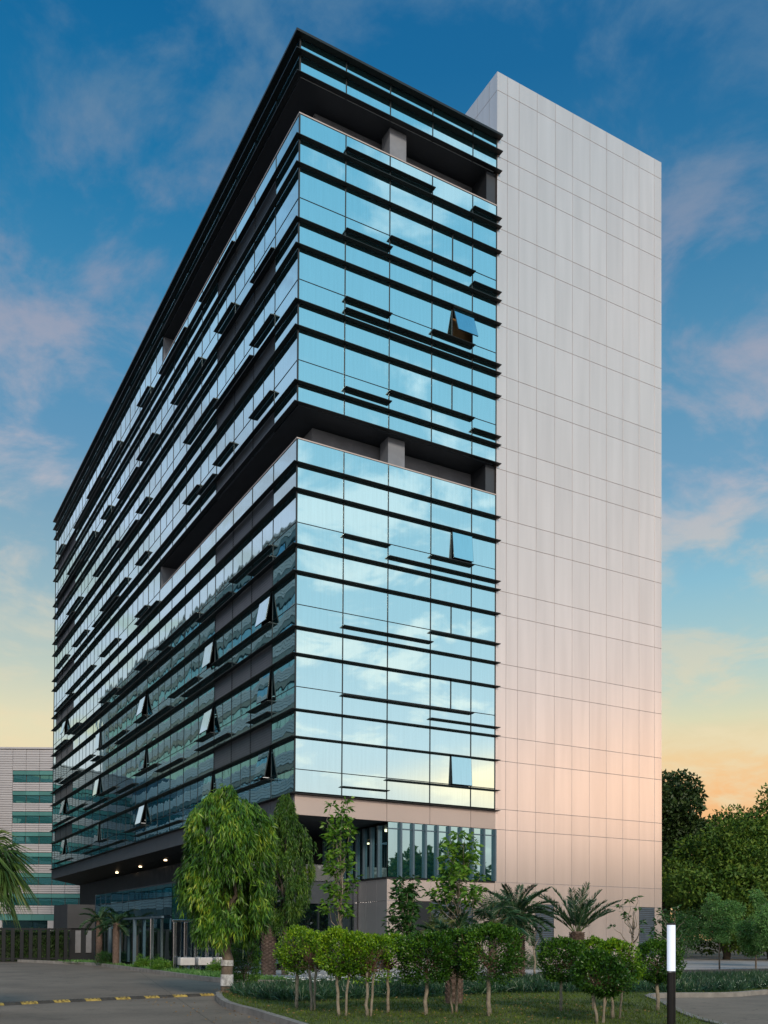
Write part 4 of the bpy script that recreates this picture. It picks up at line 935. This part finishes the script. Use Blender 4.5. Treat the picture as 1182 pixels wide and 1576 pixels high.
# fallen leaves on the lawn edge and along the kerb
x, y = scatter([(-11.5, -28), (-9.4, -15), (-7, -14.5), (-2, -21), (-3.5, -28)], 1500); Pq = np.stack([x, y, np.full(len(x), .16)], 1)
x = rng.uniform(-12.2, -10.6, 160); y = rng.uniform(-28, -16, 160); P2 = np.stack([x, y, np.full(160, .012)], 1); Pq = np.concatenate([Pq, P2]); a = rng.random(len(Pq))*6.283
tag(leaf_mesh('fallen_leaves', Pq, np.stack([np.cos(a), np.sin(a), rng.normal(size=len(a))*.1], 1), rng.uniform(.03, .07, len(Pq)), .025, pmat('dry_leaf', (.22, .14, .05), .8, 0, .3, 9), None, .1), 'dry leaves fallen on the grass and along the kerb', 'fallen leaves', kind='stuff')
# flowers
x, y = scatter([(-8.2, -17.5), (-7.8, -19.8), (-4.3, -19.8), (-3.5, -17.0)], 260); Pq = np.repeat(np.stack([x, y, rng.uniform(.5, .72, len(x))], 1), 6, 0); a = np.tile(np.arange(6)*1.047, len(x)); Dq = np.stack([np.cos(a), np.sin(a), np.full(len(a), .15)], 1)
tag(leaf_mesh('white_flowers', Pq, Dq, .055, .02, FLOWER, None, .1), 'white spider lily flowers above the dark strap leaves', 'flowers', kind='stuff')
# strip by the lobby
strip = [(-7.8, 17), (-6.3, 12.3), (-6.25, 5), (-6.3, -1), (-6.4, -5.4), (-6.3, -8.0), (-5.7, -9.8), (-4.4, -10.3), (-4.6, -6), (-5.2, .5), (-5.9, 1), (-5.9, 16.5)]
x, y = scatter(strip, 9000); Pq = np.repeat(np.stack([x, y, np.full(len(x), .08)], 1), 4, 0)+rng.normal(size=(len(x)*4, 3))*[.05, .05, .0]; a = rng.random(len(Pq))*6.283; e = rng.uniform(.4, 1.4, len(Pq))
Dq = np.stack([np.cos(a)*np.cos(e), np.sin(a)*np.cos(e), np.sin(e)], 1)
tag(leaf_mesh('low_grass_strip', Pq, Dq, rng.uniform(.08, .3, len(Pq)), .03, SHRUB, None, .25, hang=.2), 'low green planting between the kerb and the glass lobby', 'ground cover', kind='stuff')
def low_bush(label, loc, rx_, hz, n, mat, seed, group, leafl=.07, leafw=.03, sx_=1.):
    global rng; rng = np.random.default_rng(seed); P_, d = lumpy_crown(n, [(x*sx_, y, max(z_, .15), r_) for x, y, z_, r_ in crown_lumps(18, rx_*.8, hz*.6, hz*.5, hz*.42)], .02)
    t = thing('low_bush', label, 'bush', loc, 0, group); m = MB()
    for i in range(6): a = i*1.05; limb(m, (0, 0, -.02), (rx_*.5*math.cos(a), rx_*.5*math.sin(a), hz*.7), .012, .004, .1, 4, 4)
    m.build('stems', TWIG, t); leaf_mesh('foliage', P_, d*.7+rng.normal(size=d.shape)*.6, rng.uniform(.7, 1.2, len(P_))*leafl, leafw, mat, t, .2); return t
low_bush('bright green low bush by the kerb left of the white seats', (-6.0, 4.5, .08), .75, .5, 3500, YOUNG, 121, 'low bushes along the lobby')
low_bush('pale green low bush below the white seats', (-6.05, 1.0, .08), .8, .5, 3500, YOUNG, 122, 'low bushes along the lobby')
low_bush('dark low bush at the foot of the shaded palms', (-6.1, 11.2, .08), .9, .6, 3000, BROAD, 123, 'low bushes along the lobby')
low_bush('small bush in front of the last entrance post', (-4.7, -2.6, .08), .5, .5, 2500, YOUNG, 124, 'low bushes along the lobby')
low_bush('rounded bush at the foot of the pale slab left of the palm', (11.4, -3.0, .1), 1.0, .8, 3500, BROAD, 125, 'low bushes along the pale slab')
low_bush('rounded bush at the foot of the pale slab, right of the palm', (15.4, -2.6, .1), 1.2, .8, 3500, BROAD, 126, 'low bushes along the pale slab')
low_bush('wide bush below the grey side louvre of the slab', (12.6, -5.5, .1), .9, 1.1, 3500, FICUSD, 127, 'low bushes along the pale slab')
# long clipped hedge behind the fence
rng = np.random.default_rng(9); n = 32000
Pq = np.stack([rng.uniform(-36, -5.8, n), 23.3+rng.uniform(-.35, .4, n)*(1+.2*np.sin(np.arange(n))), rng.uniform(.05, 2.1, n)**1.0], 1); Pq[:, 1] += .12*np.sin(Pq[:, 0]*3)+.1*np.sin(Pq[:, 2]*4)
Dq = rng.normal(size=(n, 3))+np.array([0, -.8, .2]); hd = thing('hedge', 'tall green hedge behind the black slatted fence', 'hedge', (0, 0, 0))
leaf_mesh('foliage', Pq, Dq, rng.uniform(.08, .16, n), .07, HEDGE, hd, .2)
m = MB(); m.box((-36, 23.25, 0), (-5.8, 23.6, 1.95)); m.build('inner_branches', pmat('hedge_inner', (.015, .03, .01), .9, 0, .4, 5), hd)
# ================================================================== neighbouring buildings
CLAD = pmat('ribbed_cladding', (.54, .51, .53), .5, .2, .06, .2, island=.05)
CLADG = pmat('rib_groove', (.07, .065, .07), .7)
TEAL = pmat('teal_glass_band', (.10, .27, .26), .3, .1, .08, .3, island=.12)
WING = glassmat('neighbour_window_glass', (.40, .62, .64), .1, (.035, .16, .17), .01, .3, refl=(.35, .8))
DGL = glassmat('neighbour_dark_glass', (.3, .42, .48), .1, (.01, .03, .035), .02, .3, refl=(.2, .7))
def banded(label, loc, rz, w, h, dep, fh, nf, x_open, name='banded_office_building', ribs=5, lobby=4.6, wincols=2.35, parts=True, vis=95.0, tealm=None, glm=None, cladm=None):
    """strip-window block: local x along the front (front at y=0, facing -y)"""
    t = thing(name, label, 'office building', loc, rz, 'banded neighbouring buildings')
    m = MB(); m.box((0, .4, 0), (w, dep, h-.3)); m.build('body', CLADG, t)
    m = MB(); rp_ = (fh)/ (ribs*2.0)
    # solid tower part left of x_open: ribs all the way up; and spandrels
    def ribs_in(x0, x1, z0, z1, y=0.):
        n = max(1, round((z1-z0)/.42)); hgt = (z1-z0)/n; nx = max(1, round((x1-x0)/2.35)); wx = (x1-x0)/nx
        for i in range(n):
            for k in range(nx):
                m.box((x0+k*wx+.03, y, z0+i*hgt+.035), (x0+(k+1)*wx-.03, y+.3, z0+(i+1)*hgt-.035))
    for (a, b) in x_open[1]: ribs_in(a, b, lobby+1.1, h)
    zf = lobby+1.1; wn = MB(); tl = MB(); dg = []
    for k, (xa, xb) in [(k, z_) for z_ in (x_open[0] if isinstance(x_open[0], list) else [x_open[0]]) for k in range(nf)]:
        z0 = zf+k*fh
        ribs_in(xa, xb, z0, z0+fh*.42, .02)
        zw0, zw1, zt = z0+fh*.42, z0+fh*.42+fh*.36, z0+fh
        nx = round((xb-xa)/wincols); wx = (xb-xa)/nx
        for j in range(nx):
            dg.append((xa+j*wx+.07, xa+(j+1)*wx-.07, zw0+.06, zw1-.04))
        tl_x = xa
        for j in range(nx): tl.box((xa+j*wx+.02, .05, zw1+.06), (xa+(j+1)*wx-.02, .3, zt-.06))
    for (xa, xb) in (x_open[0] if isinstance(x_open[0], list) else [x_open[0]]):
        if zf+nf*fh < h-.2: ribs_in(xa, xb, zf+nf*fh, h, .02)
    # ground storey: piers, dark glass, teal band
    for j in range(int(w/2.35)): tl.box((j*2.35+.02, -.1, lobby), (j*2.35+2.33, .3, lobby+1.05))
    for j in range(int(w/9)+1):
        x = j*9+4.5
        if x+1 < w: m.box((x, -.1, 0), (x+1.0, .35, lobby-.03)); 
    m.build('cladding', cladm or CLAD, t); tl.build('teal_band', tealm or TEAL, t)
    g = MB(); g.add([(.1, .2, .1), (w-.1, .2, .1), (w-.1, .2, lobby-.05), (.1, .2, lobby-.05)], [(0, 1, 2, 3)]); g.build('ground_storey_glass', DGL, t)
    bulk = MB()
    dg.sort(key=lambda q: (abs((q[0]+q[1])/2-vis), q[2]))
    for i, (a, b, c, d) in enumerate(dg):
        q = random.uniform(-.02, .02); vs = [(a, .22+q, c), (b, .22-q, c), (b, .22-q, d), (a, .22+q, d)]
        if parts and i < 100: mm = MB(); mm.add(vs, [(0, 1, 2, 3)]); mm.build('window_pane', glm or WING, t)
        else: bulk.add(vs, [(0, 1, 2, 3)])
    if bulk.v: tag(bulk.build('window_pane', glm or WING, t), kind='stuff')
    m = MB(); m.box((-.1, -.15, h-.3), (w+.1, dep, h)); m.build('parapet', CLAD, t)
    return t
def place_front(px, depth):     # ground point seen at column px, at that depth
    a = (px-591)/FPX; q = dV+rV*a; q = np.array([q[0], q[1]])/1.0; return CAM[:2]+q*depth
D0 = 166.0; pL = place_front(78, D0); e = np.array([math.cos(YAW), -math.sin(YAW)])
XL = 95.0; o0 = pL-e*XL
# window bays start 61 px left of the tower edge, a solid ribbed pier stands left of them
banded('pale ribbed office block with teal window strips seen left of the tower', (o0[0], o0[1], 0), -YAW, XL+40, 34.6, 18, 3.6, 7, ([(XL-7.0, XL+40), (0, XL-22)], [(XL-22, XL-7.0)]), lobby=4.2)
banded('tall pale ribbed block west of the drive, mirrored in the left glass face', (-33, 38, 0), R(90), 150, 58, 16, 3.9, 13, ((6, 144), [(0, 6), (144, 150)]), name='west_office_building', wincols=2.6, parts=False, cladm=pmat('west_cladding', (.44, .54, .60), .5, 0, .05, .2, island=.05), tealm=pmat('blue_grey_band', (.05, .12, .15), .35), glm=glassmat('blue_grey_glass', (.35, .62, .80), .1, (.02, .07, .10), .01, .3, refl=(.4, .85)))
# ================================================================== drive details
HUMP = pmat('hump_rubber', (.05, .045, .04), .8, 0, .3, 5, bump=.5)
YEL = pmat('hump_yellow', (.36, .25, .06), .8, 0, .6, 9, bump=.3)
pts = [np.array(p) for p in ((-17.2, -17.65), (-15.22, -17.0), (-13.54, -16.45), (-11.8, -15.95), (-9.35, -15.4))]
SH = thing('speed_hump', 'black and yellow speed hump lying across the drive', 'speed hump', (pts[1][0], pts[1][1], 0))
tot = [0]
for a, b in zip(pts[:-1], pts[1:]): tot.append(tot[-1]+np.linalg.norm(b-a))
def along(s):
    for i in range(len(pts)-1):
        if s <= tot[i+1]+1e-6: t = (s-tot[i])/(tot[i+1]-tot[i]); return pts[i]+(pts[i+1]-pts[i])*t
    return pts[-1]
nseg = 19; seg = tot[-1]/nseg
for i in range(nseg):
    p0, p1 = along(i*seg+.005), along((i+1)*seg-.005); d = unit(p1-p0); s = np.array([-d[1], d[0]])*.15; m = MB()
    prof_ = [(-1, 0), (-.62, .045), (-.2, .062), (.2, .062), (.62, .045), (1, 0)]; n = len(prof_)
    for p in (p0, p1):
        for (u, hh) in prof_: q = p+s*u-pts[1]; m.v.append((q[0], q[1], hh+.003))
    m.f = [(k, k+1, n+k+1, n+k) for k in range(n-1)]+[tuple(range(n))[::-1], tuple(range(n, 2*n))]
    m.m = [0]*len(m.f)
    yel = i % 2 == 0
    o = m.build('yellow_segment' if yel else 'black_segment', YEL if yel else HUMP, SH)
    m = MB()
    for u in (.25, .5, .75):
        q = p0+(p1-p0)*u-pts[1]
        for k in (-.5, .5):
            w_ = q+s*k; m.tube([(w_[0], w_[1], .05), (w_[0], w_[1], .066)], [.022, .018], 8)
    m.build('stud', HUMP, o)
# lamp post in the lawn corner
LP = thing('bollard_lamp', 'tall round black bollard lamp with a white glowing tube at the lawn edge', 'lamp', (-5.45, -29.0, .1))
m = MB(); m.tube([(0, 0, -.05), (0, 0, .03), (0, 0, .031), (0, 0, 1.0)], [.12, .12, .076, .076], 28); m.build('post', pmat('post_paint', (.016, .015, .016), .35, .3), LP, smooth=False)
m = MB(); m.tube([(0, 0, 1.0), (0, 0, 1.84)], [.074, .074], 32); m.build('diffuser', emit('tube_diffuser', (.78, .84, 1.0), .42), LP, smooth=False)
m = MB(); m.tube([(0, 0, .985), (0, 0, 1.012)], [.079, .079], 28); m.build('seam_ring', CHROME, LP)
m = MB(); m.tube([(0, 0, 1.84), (0, 0, 1.875)], [.079, .079], 28); m.build('cap', pmat('cap_paint', (.03, .03, .035), .4, .3), LP)
# white seats behind the entrance posts
WS = pmat('white_seat', (.55, .52, .52), .45)
for i, lb in enumerate(('white block seat behind the entrance posts, leftmost of three', 'white block seat in the middle of the three behind the entrance posts', 'white block seat behind the entrance posts, rightmost of three')):
    s = thing('seat', lb, 'seat', (-5.3+i*.82, -.2, .1), 0, 'white block seats at the entrance')
    box('seat_block', (-.3, -.2, .28), (.36, .25, .62), WS, s, bevel=.02)
    for u in (-.24, .26):
        box('leg', (u, -.15, 0), (u+.05, .2, .28), CHROME, s)
# low wall at the right bed
box_w = thing('low_wall', 'low dark retaining wall between the right bed and the pale paving', 'wall', (0, 0, 0))
m = MB(); m.prism([(4, -13.55), (30, -14.35), (30, -14.15), (4, -13.35)], 0, .42); m.build('wall', pmat('dark_stone', (.055, .055, .065), .7, 0, .2, 2), box_w)
print('objects', len(bpy.data.objects), 'verts', sum(len(m.vertices) for m in bpy.data.meshes))
